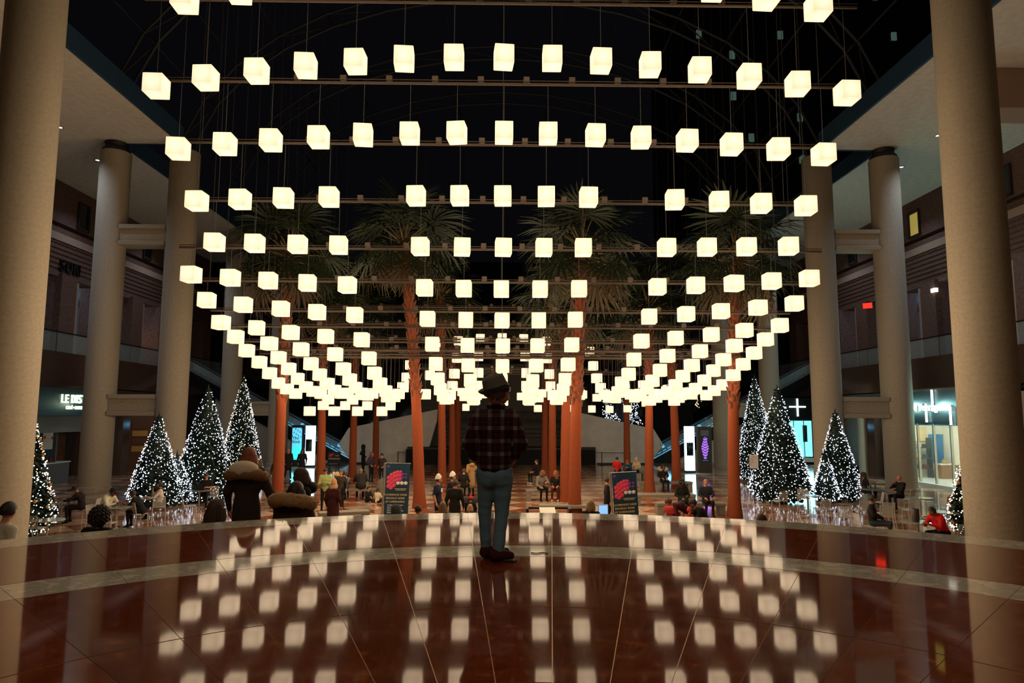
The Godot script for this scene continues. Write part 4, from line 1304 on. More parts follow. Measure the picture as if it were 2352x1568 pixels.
	letters("sign_lettering", "", "LE DISTRICT", 0.62, Vector3(1.08, 4.55, 0.05), 0.0, M.sign_green, 0.05, "", cf)
	letters("small_sign_lettering", "", "CAFÉ • MARKET", 0.24, Vector3(0.65, 4.08, 0.05), 0.0, M.sign_green, 0.04, "", cf)
	omni(cf, Vector3(0.6, 4.3, 0.5), c8(220, 255, 220), 0.5, 0.15)
	part(cf, "shelf_tower", boxes([[Vector3(0.15, 1.9, -1.2), Vector3(1.2, 2.3, 0.5)]]), M.black_paint)
	part(cf, "menu_board", boxes([[Vector3(0.0, 2.3, -0.93), Vector3(0.8, 0.9, 0.04)]]), mat("menu_white", c8(196, 190, 180), 0.7))
	part(cf, "menu_red", boxes([[Vector3(-0.3, 2.5, -0.9), Vector3(0.12, 0.16, 0.02)], [Vector3(0.32, 2.45, -0.9), Vector3(0.1, 0.14, 0.02)]]), mat("menu_red", c8(180, 40, 36), 0.7))
	part(cf, "counter", boxes([[Vector3(0.1, 0.55, -0.9), Vector3(2.6, 1.1, 0.7)]]), mat("cafe_wood", c8(92, 64, 46), 0.5))
	part(cf, "counter_top", boxes([[Vector3(0.1, 1.13, -0.9), Vector3(2.7, 0.06, 0.8)]]), mat("cafe_top", c8(200, 198, 186), 0.3))
	part(cf, "light_tube", boxes([[Vector3(-0.9, 2.35, -2.9), Vector3(0.9, 0.05, 0.05)], [Vector3(-0.9, 2.0, -2.9), Vector3(0.9, 0.05, 0.05)]]), M.shop_white)
	area(cf, Vector3(0, 3.6, -1.6), Vector3(-PI / 2, 0, 0), Vector2(3.0, 0.5), c8(210, 235, 225), 2.2)
	part(cf, "ceiling_lamp", boxes([[Vector3(0, 3.66, -1.6), Vector3(3.0, 0.05, 0.5)]]), M.shop_white)
	for k in 3:
		var bt := MB.new()
		bt.lathe([Vector2(0, 0), Vector2(0.05, 0), Vector2(0.05, 0.2), Vector2(0.02, 0.26), Vector2(0.02, 0.34), Vector2(0, 0.34)], 12)
		single("bottle", bt.mesh(), mat("bottle_red", c8(150, 40, 34), 0.3), "red-labelled bottle standing on the café counter", "bottle", Vector3(-23.4 + -0.8, 1.16, -(37.4 + k * 0.35)), 0, "bottles on the café counter")
	# colourful stall between the linked columns on the café side
	var kp := thing("candy_stall", "small orange and blue stall half hidden behind a lit fir", "stall", W(-24.2, 0, 45.6), 0.5)
	part(kp, "back_panel", boxes([[Vector3(0, 1.9, 0), Vector3(2.6, 3.8, 0.12)]]), mat("stall_brown", c8(96, 60, 40), 0.7))
	part(kp, "blue_panel", boxes([[Vector3(-0.5, 3.1, 0.08), Vector3(0.6, 1.3, 0.04)]]), mat("stall_blue", c8(60, 110, 150), 0.6))
	part(kp, "orange_post", boxes([[Vector3(-0.3, 1.3, 0.1), Vector3(0.3, 2.6, 0.1)]]), mat("stall_orange", c8(196, 104, 40), 0.6))
	for k in 4: part(kp, "tray", boxes([[Vector3(0.55, 1.5 + 0.5 * k, 0.12), Vector3(0.9, 0.36, 0.06)]]), [mat("stall_yellow", c8(186, 140, 60), 0.6), M.stall_brown][k % 2])

# ---------------------------------------------------------------- furniture
func chair_proto() -> Node3D:
	var t := thing("cafe_chair", "", "chair", Vector3.ZERO, 0, "metal slat-back café chairs")
	t.set_meta("base_name", "cafe_chair")
	for s in [-1, 1]:
		var b := MB.new()
		b.tube([Vector3(0.21 * s, 0, 0.22), Vector3(0.2 * s, 0.44, 0.2)], [0.012, 0.012], 6)
		part(t, "leg", b.mesh(), M.chair_metal)
		b = MB.new()
		b.tube([Vector3(0.22 * s, 0, -0.26), Vector3(0.2 * s, 0.44, -0.19), Vector3(0.19 * s, 0.84, -0.27)], [0.013, 0.013, 0.011], 6)
		part(t, "leg", b.mesh(), M.chair_metal)
		b = MB.new()
		b.bar(Vector3(0.2 * s, 0.44, 0.2), Vector3(0.2 * s, 0.44, -0.19), 0.012, 6)
		part(t, "seat_rail", b.mesh(), M.chair_metal)
	for k in 9:
		part(t, "seat_slat", boxes([[Vector3(0, 0.455, 0.19 - k * 0.045), Vector3(0.42, 0.01, 0.03)]]), M.chair_metal)
	for k in 9:
		part(t, "back_slat", boxes([[Vector3(0, 0.5 + k * 0.04, -0.20 - k * 0.0085), Vector3(0.4, 0.024, 0.01)]]), M.chair_metal)
	return t

func table_proto() -> Node3D:
	var t := thing("cafe_table", "", "table", Vector3.ZERO, 0, "round café tables")
	t.set_meta("base_name", "cafe_table")
	var b := MB.new()
	b.lathe([Vector2(0, 0.72), Vector2(0.43, 0.72), Vector2(0.44, 0.73), Vector2(0.43, 0.745), Vector2(0, 0.745)], 32, false)
	part(t, "table_top", b.mesh(), mat("table_grey", c8(150, 156, 150), 0.12, 0.4))
	b = MB.new()
	b.tube([Vector3(0, 0.03, 0), Vector3(0, 0.72, 0)], [0.035, 0.03], 10)
	part(t, "post", b.mesh(), M.silver)
	for k in 4:
		b = MB.new()
		var a := k * PI / 2 + 0.4
		b.tube([Vector3(0, 0.06, 0), Vector3(cos(a) * 0.28, 0.03, sin(a) * 0.28)], [0.022, 0.016], 6)
		part(t, "foot", b.mesh(), M.silver)
	return t

func bench(label: String, x: float, z: float, turn: float, w: float) -> void:
	var t := thing("stone_bench", label, "bench", W(x, 0, z), turn, "stone benches under the palms")
	var b := MB.new()
	b.bbox(Vector3(0, 0.4, 0), Vector3(w, 0.11, 0.55), 0.01)
	part(t, "seat", b.mesh(), M.bench_stone)
	for s in [-1, 1]:
		b = MB.new()
		b.bbox(Vector3((w / 2 - 0.12) * s, 0.175, 0), Vector3(0.22, 0.35, 0.5), 0.01)
		part(t, "support", b.mesh(), M.bench_stone)

func build_furniture() -> void:
	var ch := chair_proto()
	# [x, z, turn in degrees (0 faces the eye), label]
	var cl := [[10.9, 27.3, 200, "empty chair beside the tall full fir, back to the stair"], [12.25, 28.2, 150, "empty chair pushed under the fir boughs"],
		[11.5, 25.0, 190, "empty chair between two bare tables by the firs"], [11.25, 22.9, 160, "empty chair turned aside in front of the firs"], [12.7, 24.6, 185, "empty chair left of the man in the black sweater's table"], [12.75, 23.2, 170, "empty chair behind the man in the black sweater"],
		[13.2, 23.9, 175, "empty chair catching warm light beyond the dark table lamp"], [14.55, 27.0, 250, "chair turned sideways at the hooded woman's table"], [14.6, 24.8, 180, "chair with a dark jacket over it"],
		[16.6, 27.2, 190, "chair behind the bare glass table by the shop"], [16.2, 25.2, 130, "chair beside the brown coat"], [12.5, 19.2, 200, "chair under the man in the red hoodie"], [10.95, 21.0, 90, "chair under the man in the black sweater"], [16.4, 28.1, 215, "chair under the bald man"], [15.8, 30.2, 10, "chair under the hooded woman"],
		[-12.2, 25.2, 205, "chair under the woman in the white blouse"], [-12.1, 23.6, 150, "empty chair beside the fir's mirrored lights"], [-12.0, 21.6, 185, "empty chair at the near café table"], [-13.0, 22.8, 85, "chair under the man in the black cap"],
		[-13.5, 20.6, 180, "empty chair beside the curly-haired visitor"], [-11.7, 28.5, 10, "chair under the man with the laptop"], [-14.2, 24.6, -95, "chair under the hunched man in black"], [-16.1, 24.6, 85, "chair under the man resting his chin on his hand"], [-11.3, 25.6, 120, "empty chair next to the woman in the white blouse"]]
	for k in cl.size():
		var e: Array = cl[k]
		if k == 0:
			ch.position = W(e[0], 0, e[1]); ch.rotation.y = deg_to_rad(e[2]); ch.set_meta("label", e[3])
		else:
			copy(ch, W(e[0], 0, e[1]), deg_to_rad(e[2]), e[3])
	for q in [[-27.6, 43.6, 70, "slat-back chair in the gallery over the café beside the brick lettering"], [-27.5, 49.4, 120, "slat-back chair in the gallery before the cyan screen, café side"], [-27.5, 50.0, 60, "slat-back chair in the gallery next to the patterned top"], [27.5, 50.6, -70, "slat-back chair in the gallery over the arcade word"], [27.6, 51.8, -120, "slat-back chair in the gallery beyond the arcade word"], [27.5, 43.4, -80, "slat-back chair in the gallery over the glass-fronted shop"]]:
		copy(ch, W(q[0], 7.3, q[1]), deg_to_rad(q[2]), q[3])
	var tb := table_proto()
	var tl := [[11.95, 20.0, "round table between the black sweater and the red hoodie"], [15.45, 28.9, "round table between the hooded woman and the bald man"], [15.6, 25.9, "bare round table reflecting the shop lights"], [14.1, 22.0, "round table beside the fir with gold baubles"], [11.7, 26.6, "bare round table by the tall full fir"],
		[-12.0, 28.02, "round table under the laptop"], [-15.15, 24.4, "round table between the two men in black"], [-12.5, 23.0, "round table under the leaning man in the black cap"], [-12.9, 25.4, "round table in front of the woman in the white blouse"], [-12.9, 20.2, "bare round table beside the curly-haired visitor"]]
	for k in tl.size():
		var e: Array = tl[k]
		if k == 0:
			tb.position = W(e[0], 0, e[1]); tb.set_meta("label", e[2])
		else:
			copy(tb, W(e[0], 0, e[1]), 0.3 * k, e[2])
	bench("stone bench nearest the woman in the maroon coat", -5.4, 24.2, 0.35, 1.7)
	bench("stone bench crowded with coats and people by the palms", -6.2, 31.6, -0.1, 2.4)
	bench("stone bench under the talking couple", 2.1, 31.2, 0.0, 2.0)
	bench("stone bench under the woman in the wide black hat", 7.2, 26.7, 0.0, 2.6)
	bench("bare stone bench just behind the hat woman's bench", 6.9, 29.6, 0.05, 2.6)
	bench("stone bench under the woman with the beige coat", 8.3, 35.1, 0.1, 2.6)
	bench("stone bench under the boy in the red shirt", 7.3, 41.4, 0.0, 2.6)
	bench("bare stone bench in front of the talking couple", 2.4, 26.0, 0.0, 2.0)
	# small things on the tables
	var g := MB.new()
	g.lathe([Vector2(0, 0), Vector2(0.09, 0), Vector2(0.10, 0.34), Vector2(0.07, 0.38), Vector2(0, 0.38)], 16)
	single("table_lamp", g.mesh(), mat("lamp_brown", c8(46, 34, 28), 0.5), "dark brown cylinder standing on the round table by the red hoodie", "table lamp", W(11.9, 0.745, 20.0))
	for q in [[15.3, 28.8, c8(40, 90, 60), "green bottle on the hooded woman's table"], [15.62, 29.0, c8(60, 40, 30), "dark bottle on the hooded woman's table"]]:
		var bt := MB.new()
		bt.lathe([Vector2(0, 0), Vector2(0.035, 0), Vector2(0.035, 0.15), Vector2(0.014, 0.2), Vector2(0.014, 0.26), Vector2(0, 0.26)], 12)
		single("bottle", bt.mesh(), mat("glassware_%s" % (q[2] as Color).to_html(false), q[2], 0.2), q[3], "bottle", W(q[0], 0.745, q[1]))
	# coat hung over a chair and pushchairs
	var ct := MB.new()
	ct.tube([Vector3(0, 0.9, 0), Vector3(0, 0.75, 0.02), Vector3(0.02, 0.4, 0.03), Vector3(0.03, 0.2, 0.0)], [0.08, 0.24, 0.26, 0.22], 12)
	single("hung_coat", ct.mesh(), mat("coat_brown", c8(112, 72, 42), 0.9), "brown coat hung over a chair beside the fir with gold baubles", "coat", W(16.25, 0.1, 24.9))
	var ct2 := MB.new()
	ct2.tube([Vector3(0, 0.82, 0), Vector3(0, 0.7, 0.05), Vector3(0.04, 0.35, 0.16), Vector3(0.08, 0.12, 0.22)], [0.08, 0.28, 0.34, 0.26], 12)
	single("hung_coat", ct2.mesh(), mat("coat_olive", c8(104, 94, 78), 0.9), "grey-brown coat draped over the end of the crowded bench", "coat", W(-5.25, 0.12, 31.2))
	pushchair("black pushchair with a child in a red bobble hat", W(-0.98, 0, 22.9), 0.2, c8(20, 18, 20))
	pushchair("red and black pushchair beside the bending parent", W(5.0, 0, 20.6), -0.5, c8(170, 26, 22))

func pushchair(label: String, at: Vector3, turn: float, col: Color) -> void:
	var t := thing("pushchair", label, "pushchair", at, turn)
	var m := mat("canvas_%s" % col.to_html(false), col, 0.8)
	for s in [-1, 1]:
		var b := MB.new()
		b.tube([Vector3(0.24 * s, 0.1, 0.34), Vector3(0.22 * s, 0.55, 0.0), Vector3(0.22 * s, 1.0, -0.38)], [0.015, 0.015, 0.015], 6)
		part(t, "frame", b.mesh(), M.silver)
		b = MB.new()
		b.tube([Vector3(0.24 * s, 0.1, -0.3), Vector3(0.22 * s, 0.6, 0.02)], [0.014, 0.014], 6)
		part(t, "frame", b.mesh(), M.silver)
		for z in [0.34, -0.3]:
			b = MB.new()
			b.xf = Transform3D(Basis(Vector3.BACK, PI / 2), Vector3(0.26 * s, 0.1, z))
			b.lathe([Vector2(0.04, -0.02), Vector2(0.1, -0.022), Vector2(0.1, 0.022), Vector2(0.04, 0.02)], 16)
			part(t, "wheel", b.mesh(), M.black_paint)
	var h := MB.new()
	h.bar(Vector3(-0.22, 1.0, -0.38), Vector3(0.22, 1.0, -0.38), 0.02, 8)
	part(t, "push_bar", h.mesh(), M.black_paint)
	var st := MB.new()
	st.prism(PackedVector2Array([Vector2(0.3, 0.42), Vector2(0.3, 0.48), Vector2(-0.08, 0.44), Vector2(-0.3, 0.9), Vector2(-0.36, 0.88), Vector2(-0.14, 0.36)]), -0.2, 0.2)
	var so := part(t, "seat", st.mesh(), m)
	so.rotation.y = -PI / 2
	var hd := MB.new()
	for k in 5:
		var a0 := PI * 0.15 + k * 0.3
		hd.quad(Vector3(-0.22, 0.75 + sin(a0) * 0.32, -0.22 + cos(a0) * 0.3), Vector3(0.22, 0.75 + sin(a0) * 0.32, -0.22 + cos(a0) * 0.3), Vector3(0.22, 0.75 + sin(a0 + 0.3) * 0.32, -0.22 + cos(a0 + 0.3) * 0.3), Vector3(-0.22, 0.75 + sin(a0 + 0.3) * 0.32, -0.22 + cos(a0 + 0.3) * 0.3), Vector3(0, sin(a0), cos(a0)))
	part(t, "hood", hd.mesh(), m)

# ---------------------------------------------------------------- people
# A body is one surface: distances to tapered bones, joined by a smooth minimum and meshed as surface nets.
class Flesh:
	var a := PackedVector3Array()
	var b := PackedVector3Array()
	var ra := PackedFloat32Array()
	var rb := PackedFloat32Array()
	var zs := PackedFloat32Array()
	var col := PackedColorArray()
	func bone(p: Vector3, q: Vector3, r0: float, r1: float, c: Color, flat := 1.0) -> void:
		a.append(p); b.append(q); ra.append(r0); rb.append(r1); col.append(c); zs.append(flat)
	func mesh_into(m: MB, cell: float, k: float) -> void:
		var lo := Vector3(1e9, 1e9, 1e9)
		var hi := -lo
		for j in a.size():
			var r := maxf(ra[j], rb[j]) + cell * 2.0 + 0.02
			lo = lo.min(a[j] - Vector3.ONE * r).min(b[j] - Vector3.ONE * r)
			hi = hi.max(a[j] + Vector3.ONE * r).max(b[j] + Vector3.ONE * r)
		var nx := int((hi.x - lo.x) / cell) + 2
		var ny := int((hi.y - lo.y) / cell) + 2
		var nz := int((hi.z - lo.z) / cell) + 2
		var d := PackedFloat32Array()
		d.resize(nx * ny * nz)
		d.fill(1.0)
		for j in a.size():
			var A := a[j]
			var B := b[j]
			var r0 := ra[j]
			var dr := rb[j] - r0
			var f := zs[j]
			var r := maxf(r0, rb[j]) + k + cell * 1.8
			var x0 := maxi(int((minf(A.x, B.x) - r - lo.x) / cell), 0)
			var x1 := mini(int((maxf(A.x, B.x) + r - lo.x) / cell) + 1, nx - 1)
			var y0 := maxi(int((minf(A.y, B.y) - r - lo.y) / cell), 0)
			var y1 := mini(int((maxf(A.y, B.y) + r - lo.y) / cell) + 1, ny - 1)
			var z0 := maxi(int((minf(A.z, B.z) - r - lo.z) / cell), 0)
			var z1 := mini(int((maxf(A.z, B.z) + r - lo.z) / cell) + 1, nz - 1)
			var AB := Vector3(B.x - A.x, B.y - A.y, (B.z - A.z) * f)
			var il := 1.0 / maxf(AB.length_squared(), 1e-8)
			for z in range(z0, z1 + 1):
				var pz := (lo.z + z * cell - A.z) * f
				for y in range(y0, y1 + 1):
					var py := lo.y + y * cell - A.y
					var o := (z * ny + y) * nx
					for x in range(x0, x1 + 1):
						var p := Vector3(lo.x + x * cell - A.x, py, pz)
						var t := clampf(p.dot(AB) * il, 0.0, 1.0)
						var dd := (p - AB * t).length() - r0 - dr * t
						var e := d[o + x]
						var h := k - absf(e - dd)
						d[o + x] = minf(e, dd) - (h * h / (4.0 * k) if h > 0.0 else 0.0)
		var at := PackedInt32Array()
		at.resize(nx * ny * nz)
		at.fill(-1)
		var sx := 1
		var sy := nx
		var sz := nx * ny
		var offs := [0, sx, sy, sx + sy, sz, sx + sz, sy + sz, sx + sy + sz]
		var edges := [[0, 1], [2, 3], [4, 5], [6, 7], [0, 2], [1, 3], [4, 6], [5, 7], [0, 4], [1, 5], [2, 6], [3, 7]]
		var cp := [Vector3(0, 0, 0), Vector3(1, 0, 0), Vector3(0, 1, 0), Vector3(1, 1, 0), Vector3(0, 0, 1), Vector3(1, 0, 1), Vector3(0, 1, 1), Vector3(1, 1, 1)]
		var base := m.v.size()
		var pos := PackedVector3Array()
		for z in nz - 1:
			for y in ny - 1:
				var o := (z * ny + y) * nx
				for x in nx - 1:
					var i0 := o + x
					var s0 := d[i0] < 0.0
					if s0 == (d[i0 + 1] < 0.0) and s0 == (d[i0 + sy] < 0.0) and s0 == (d[i0 + sy + 1] < 0.0) and s0 == (d[i0 + sz] < 0.0) and s0 == (d[i0 + sz + 1] < 0.0) and s0 == (d[i0 + sz + sy] < 0.0) and s0 == (d[i0 + sz + sy + 1] < 0.0): continue
					var sum := Vector3.ZERO
					var cnt := 0
					for e in edges:
						var da := d[i0 + offs[e[0]]]
						var db := d[i0 + offs[e[1]]]
						if (da < 0.0) != (db < 0.0):
							sum += (cp[e[0]] as Vector3).lerp(cp[e[1]], da / (da - db))
							cnt += 1
					at[i0] = pos.size()
					pos.append(lo + (Vector3(x, y, z) + sum / cnt) * cell)
		var nrm := PackedVector3Array()
		nrm.resize(pos.size())
		var tris := PackedInt32Array()
		for z in range(1, nz - 1):
			for y in range(1, ny - 1):
				var o := (z * ny + y) * nx
				for x in range(1, nx - 1):
					var i0 := o + x
					var s0 := d[i0] < 0.0
					for ax in 3:
						var st := sx if ax == 0 else (sy if ax == 1 else sz)
						if s0 == (d[i0 + st] < 0.0): continue
						var u := sy if ax == 0 else (sz if ax == 1 else sx)
						var w := sz if ax == 0 else (sx if ax == 1 else sy)
						var q0 := at[i0 - u - w]
						var q1 := at[i0 - w]
						var q2 := at[i0]
						var q3 := at[i0 - u]
						if q0 < 0 or q1 < 0 or q2 < 0 or q3 < 0: continue
						var g := (pos[q2] - pos[q0]).cross(pos[q3] - pos[q1])
						if not s0: g = -g
						nrm[q0] += g; nrm[q1] += g; nrm[q2] += g; nrm[q3] += g
						tris.append_array(PackedInt32Array([q0, q1, q2, q0, q2, q3]))
		for j in pos.size():
			var p := pos[j]
			var best := 1e9
			var c := Color.WHITE
			for q in a.size():
				var AB := Vector3(b[q].x - a[q].x, b[q].y - a[q].y, (b[q].z - a[q].z) * zs[q])
				var pp := Vector3(p.x - a[q].x, p.y - a[q].y, (p.z - a[q].z) * zs[q])
				var t := clampf(pp.dot(AB) / maxf(AB.length_squared(), 1e-8), 0.0, 1.0)
				var dd := (pp - AB * t).length() - ra[q] - (rb[q] - ra[q]) * t
				if dd < best:
					best = dd; c = col[q]
			m.col = c
			m.vert(p, nrm[j].normalized() if nrm[j].length_squared() > 0.0 else Vector3.UP)
		for q in range(0, tris.size(), 3): m.tri(base + tris[q], base + tris[q + 1], base + tris[q + 2])

func lin(c: Color) -> Color:
	return c.srgb_to_linear()

func head_into(m: MB, at: Transform3D, s: float, skin: Color, fine := 1) -> void:
	# skull with brow, nose, lips, chin and ears; face toward +z
	var keep := m.xf
	m.xf = keep * at
	var su := 24 * fine
	var sv := 18 * fine
	var k := m.v.size()
	var lip := skin.lerp(lin(c8(150, 60, 52)), 0.45)
	for y in sv + 1:
		var f := PI * y / sv
		for x in su + 1:
			var t := TAU * x / su
			var d := Vector3(sin(f) * cos(t), cos(f), sin(f) * sin(t))
			var p := d * Vector3(0.074, 0.112, 0.094)
			var lowr := smoothstep(0.1, -1.0, d.y)
			p.x *= 1.0 - 0.3 * lowr
			if d.z < 0.0: p.z *= 1.0 + 0.08 * (1.0 - lowr) - 0.35 * lowr
			if d.z > 0.1:
				var nx := p.x / 0.016
				p.z += 0.024 * exp(-nx * nx) * exp(-pow((p.y + 0.014) / 0.022, 2.0))       # nose
				p.z += 0.010 * exp(-nx * nx) * exp(-pow((p.y - 0.012) / 0.03, 2.0))
				p.z -= 0.011 * exp(-pow((absf(p.x) - 0.031) / 0.015, 2.0)) * exp(-pow((p.y - 0.012) / 0.014, 2.0))  # sockets
				p.z += 0.006 * exp(-pow((p.y - 0.034) / 0.012, 2.0))                           # brow
				p.z += 0.007 * exp(-pow(p.x / 0.022, 2.0)) * exp(-pow((p.y + 0.052) / 0.009, 2.0))  # lips
				p.z += 0.012 * exp(-pow(p.x / 0.025, 2.0)) * exp(-pow((p.y + 0.094) / 0.016, 2.0))  # chin
			m.col = skin
			if d.z > 0.4 and absf(p.y + 0.052) < 0.011 and absf(p.x) < 0.024: m.col = lip
			m.vert(p * s, (d / Vector3(0.074, 0.112, 0.094)).normalized())
	for y in sv:
		for x in su:
			var o := k + y * (su + 1) + x
			if y > 0: m.tri(o, o + 1, o + su + 2)
			if y < sv - 1: m.tri(o, o + su + 2, o + su + 1)
	for e in [-1.0, 1.0]:
		m.col = lin(c8(206, 200, 192))
		m.ball(Vector3(0.031 * e, 0.012, 0.077) * s, Vector3(0.012, 0.0075, 0.009) * s, 8, 6)
		m.col = lin(c8(40, 26, 20))
		m.ball(Vector3(0.031 * e, 0.012, 0.083) * s, Vector3(0.006, 0.006, 0.005) * s, 8, 6)
		m.ball(Vector3(0.031 * e, 0.032, 0.086) * s, Vector3(0.017, 0.0035, 0.006) * s, 8, 4)
		m.col = skin
		m.ball(Vector3(0.075 * e, -0.004, -0.004) * s, Vector3(0.010, 0.028, 0.017) * s, 8, 6)
	m.xf = keep

func hand_into(m: MB, wrist: Vector3, dir: Vector3, palm: Vector3, skin: Color, s: float, curl := 0.5, side := 1.0) -> void:
	# palm toward "palm"; four unequal bent fingers and a thumb off the side of the palm
	m.col = skin
	var d := dir.normalized()
	var up := (palm - d * palm.dot(d)).normalized()
	var sd := d.cross(up).normalized() * side
	var c0 := wrist + d * 0.045 * s
	m.tube([wrist - d * 0.02 * s, wrist + d * 0.02 * s, wrist + d * 0.085 * s], [0.022 * s, 0.03 * s, 0.032 * s], 8)
	var len := [0.07, 0.078, 0.073, 0.058]
	for k in 4:
		var root := wrist + d * (0.078 if k < 3 else 0.072) * s + sd * (0.027 - 0.018 * k) * s
		var L: float = len[k] * s
		var d1 := (d + up * curl * 0.5).normalized()
		var d2 := (d + up * curl * 1.6).normalized()
		var j1 := root + d1 * L * 0.5
		var j2 := j1 + d2 * L * 0.3
		var j3 := j2 + (d2 + up * curl * 0.8).normalized() * L * 0.25
		m.tube([root - d * 0.02 * s, root, j1, j2, j3], [0.009 * s, 0.0095 * s, 0.009 * s, 0.008 * s, 0.006 * s], 6)
	var tr := wrist + d * 0.025 * s + sd * 0.026 * s
	var td := (d * 0.75 + sd * 0.6 + up * 0.25).normalized()
	m.tube([tr - td * 0.012 * s, tr + td * 0.028 * s, tr + (td + up * 0.3 + d * 0.3).normalized() * 0.058 * s], [0.013 * s, 0.0115 * s, 0.008 * s], 6)

func hair_mesh(style: String, s: float) -> ArrayMesh:
	var key := "hair_%s_%.2f" % [style, s]
	if cache.has(key): return cache[key]
	var m := MB.new()
	var su := 26
	var sv := 18
	var k := m.v.size()
	var thick := 0.014
	if style == "curly": thick = 0.045
	for y in sv + 1:
		var f := PI * y / sv
		for x in su + 1:
			var t := TAU * x / su
			var d := Vector3(sin(f) * cos(t), cos(f), sin(f) * sin(t))
			var p := d * (Vector3(0.078, 0.114, 0.098) + Vector3.ONE * thick)
			if d.z < 0.0: p.z *= 1.06
			# open the face
			var line := 0.42 if style != "curly" else 0.3
			var face := smoothstep(0.05, 0.4, d.z) * smoothstep(line, line - 0.22, d.y)
			var low := -0.25 if style == "short" else -0.55
			var neck := smoothstep(low, low - 0.3, d.y)
			p *= 1.0 - 0.25 * face - 0.3 * neck * (1.0 if style == "short" or style == "bun" else 0.0)
			if style == "curly": p += d * 0.014 * sin(d.x * 31.0) * sin(d.y * 27.0 + 1.0) * sin(d.z * 29.0)
			else: p += d * 0.003 * sin(t * 17.0)
			m.vert(p * s, (d / Vector3(0.08, 0.12, 0.1)).normalized())
	for y in sv:
		for x in su:
			var o := k + y * (su + 1) + x
			if y > 0: m.tri(o, o + 1, o + su + 2)
			if y < sv - 1: m.tri(o, o + su + 2, o + su + 1)
	if style == "long" or style == "bob":
		# locks falling down the back and sides
		var L := 0.36 if style == "long" else 0.2
		for q in 17:
			var a := lerpf(-2.45, 2.45, q / 16.0)
			var d := Vector3(sin(a), 0, -cos(a))
			var top := Vector3(d.x * 0.075, 0.02, d.z * 0.085)
			var w := 0.5 + 0.5 * cos(a * 0.5)
			m.tube([top * s, (top + d * 0.02 + Vector3(0, -0.1, 0)) * s, (top + d * (0.015 + 0.01 * sin(q * 3.0)) + Vector3(0.008 * sin(q * 2.0), -L * (0.62 + 0.1 * w), -0.01)) * s, (top * 0.95 + Vector3(0, -L * (0.92 + 0.12 * sin(q * 5.0)), -0.015)) * s], [0.026 * s, 0.03 * s, 0.024 * s, 0.006 * s], 7)
	if style == "curly":
		for q in 150:
			var f2 := acos(1.0 - 1.45 * (q + 0.5) / 150.0)
			var t2 := q * 2.39996
			var d2 := Vector3(sin(f2) * cos(t2), cos(f2), sin(f2) * sin(t2))
			if d2.z > 0.35 and d2.y < 0.35: continue
			m.ball(d2 * Vector3(0.125, 0.16, 0.145) * s, Vector3.ONE * (0.02 + 0.008 * sin(q * 1.7)) * s, 7, 5)
	if style == "bun": m.ball(Vector3(0, 0.03, -0.125) * s, Vector3(0.045, 0.045, 0.04) * s, 10, 8)
	if style == "tail":
		m.tube([Vector3(0, 0.04, -0.1) * s, Vector3(0, 0.02, -0.15) * s, Vector3(0, -0.12, -0.16) * s, Vector3(0.01, -0.25, -0.12) * s], [0.02 * s, 0.035 * s, 0.03 * s, 0.005 * s], 8)
	cache[key] = m.mesh()
	return cache[key]

# pose: dictionary of joints in metres for a 1.70 m adult, standing at the origin and facing +z
func pose_stand() -> Dictionary:
	return {"hip": Vector3(0, 0.93, 0), "chest": Vector3(0, 1.24, 0.0), "neck": Vector3(0, 1.42, -0.01), "head": Vector3(0, 1.585, 0.02),
		"kneeL": Vector3(0.10, 0.5, 0.02), "kneeR": Vector3(-0.10, 0.5, 0.02), "footL": Vector3(0.11, 0.08, -0.02), "footR": Vector3(-0.11, 0.08, -0.02),
		"elbL": Vector3(0.25, 1.12, -0.04), "elbR": Vector3(-0.25, 1.12, -0.04), "hanL": Vector3(0.26, 0.88, 0.06), "hanR": Vector3(-0.26, 0.88, 0.06)}

func pose_sit() -> Dictionary:      # the seat is at y = 0.45
	return {"hip": Vector3(0, 0.55, 0), "chest": Vector3(0, 0.86, -0.02), "neck": Vector3(0, 1.04, -0.02), "head": Vector3(0, 1.2, 0.01),
		"kneeL": Vector3(0.12, 0.53, 0.43), "kneeR": Vector3(-0.12, 0.53, 0.43), "footL": Vector3(0.13, 0.08, 0.40), "footR": Vector3(-0.13, 0.08, 0.40),
		"elbL": Vector3(0.26, 0.76, 0.02), "elbR": Vector3(-0.26, 0.76, 0.02), "hanL": Vector3(0.12, 0.66, 0.27), "hanR": Vector3(-0.12, 0.66, 0.27)}

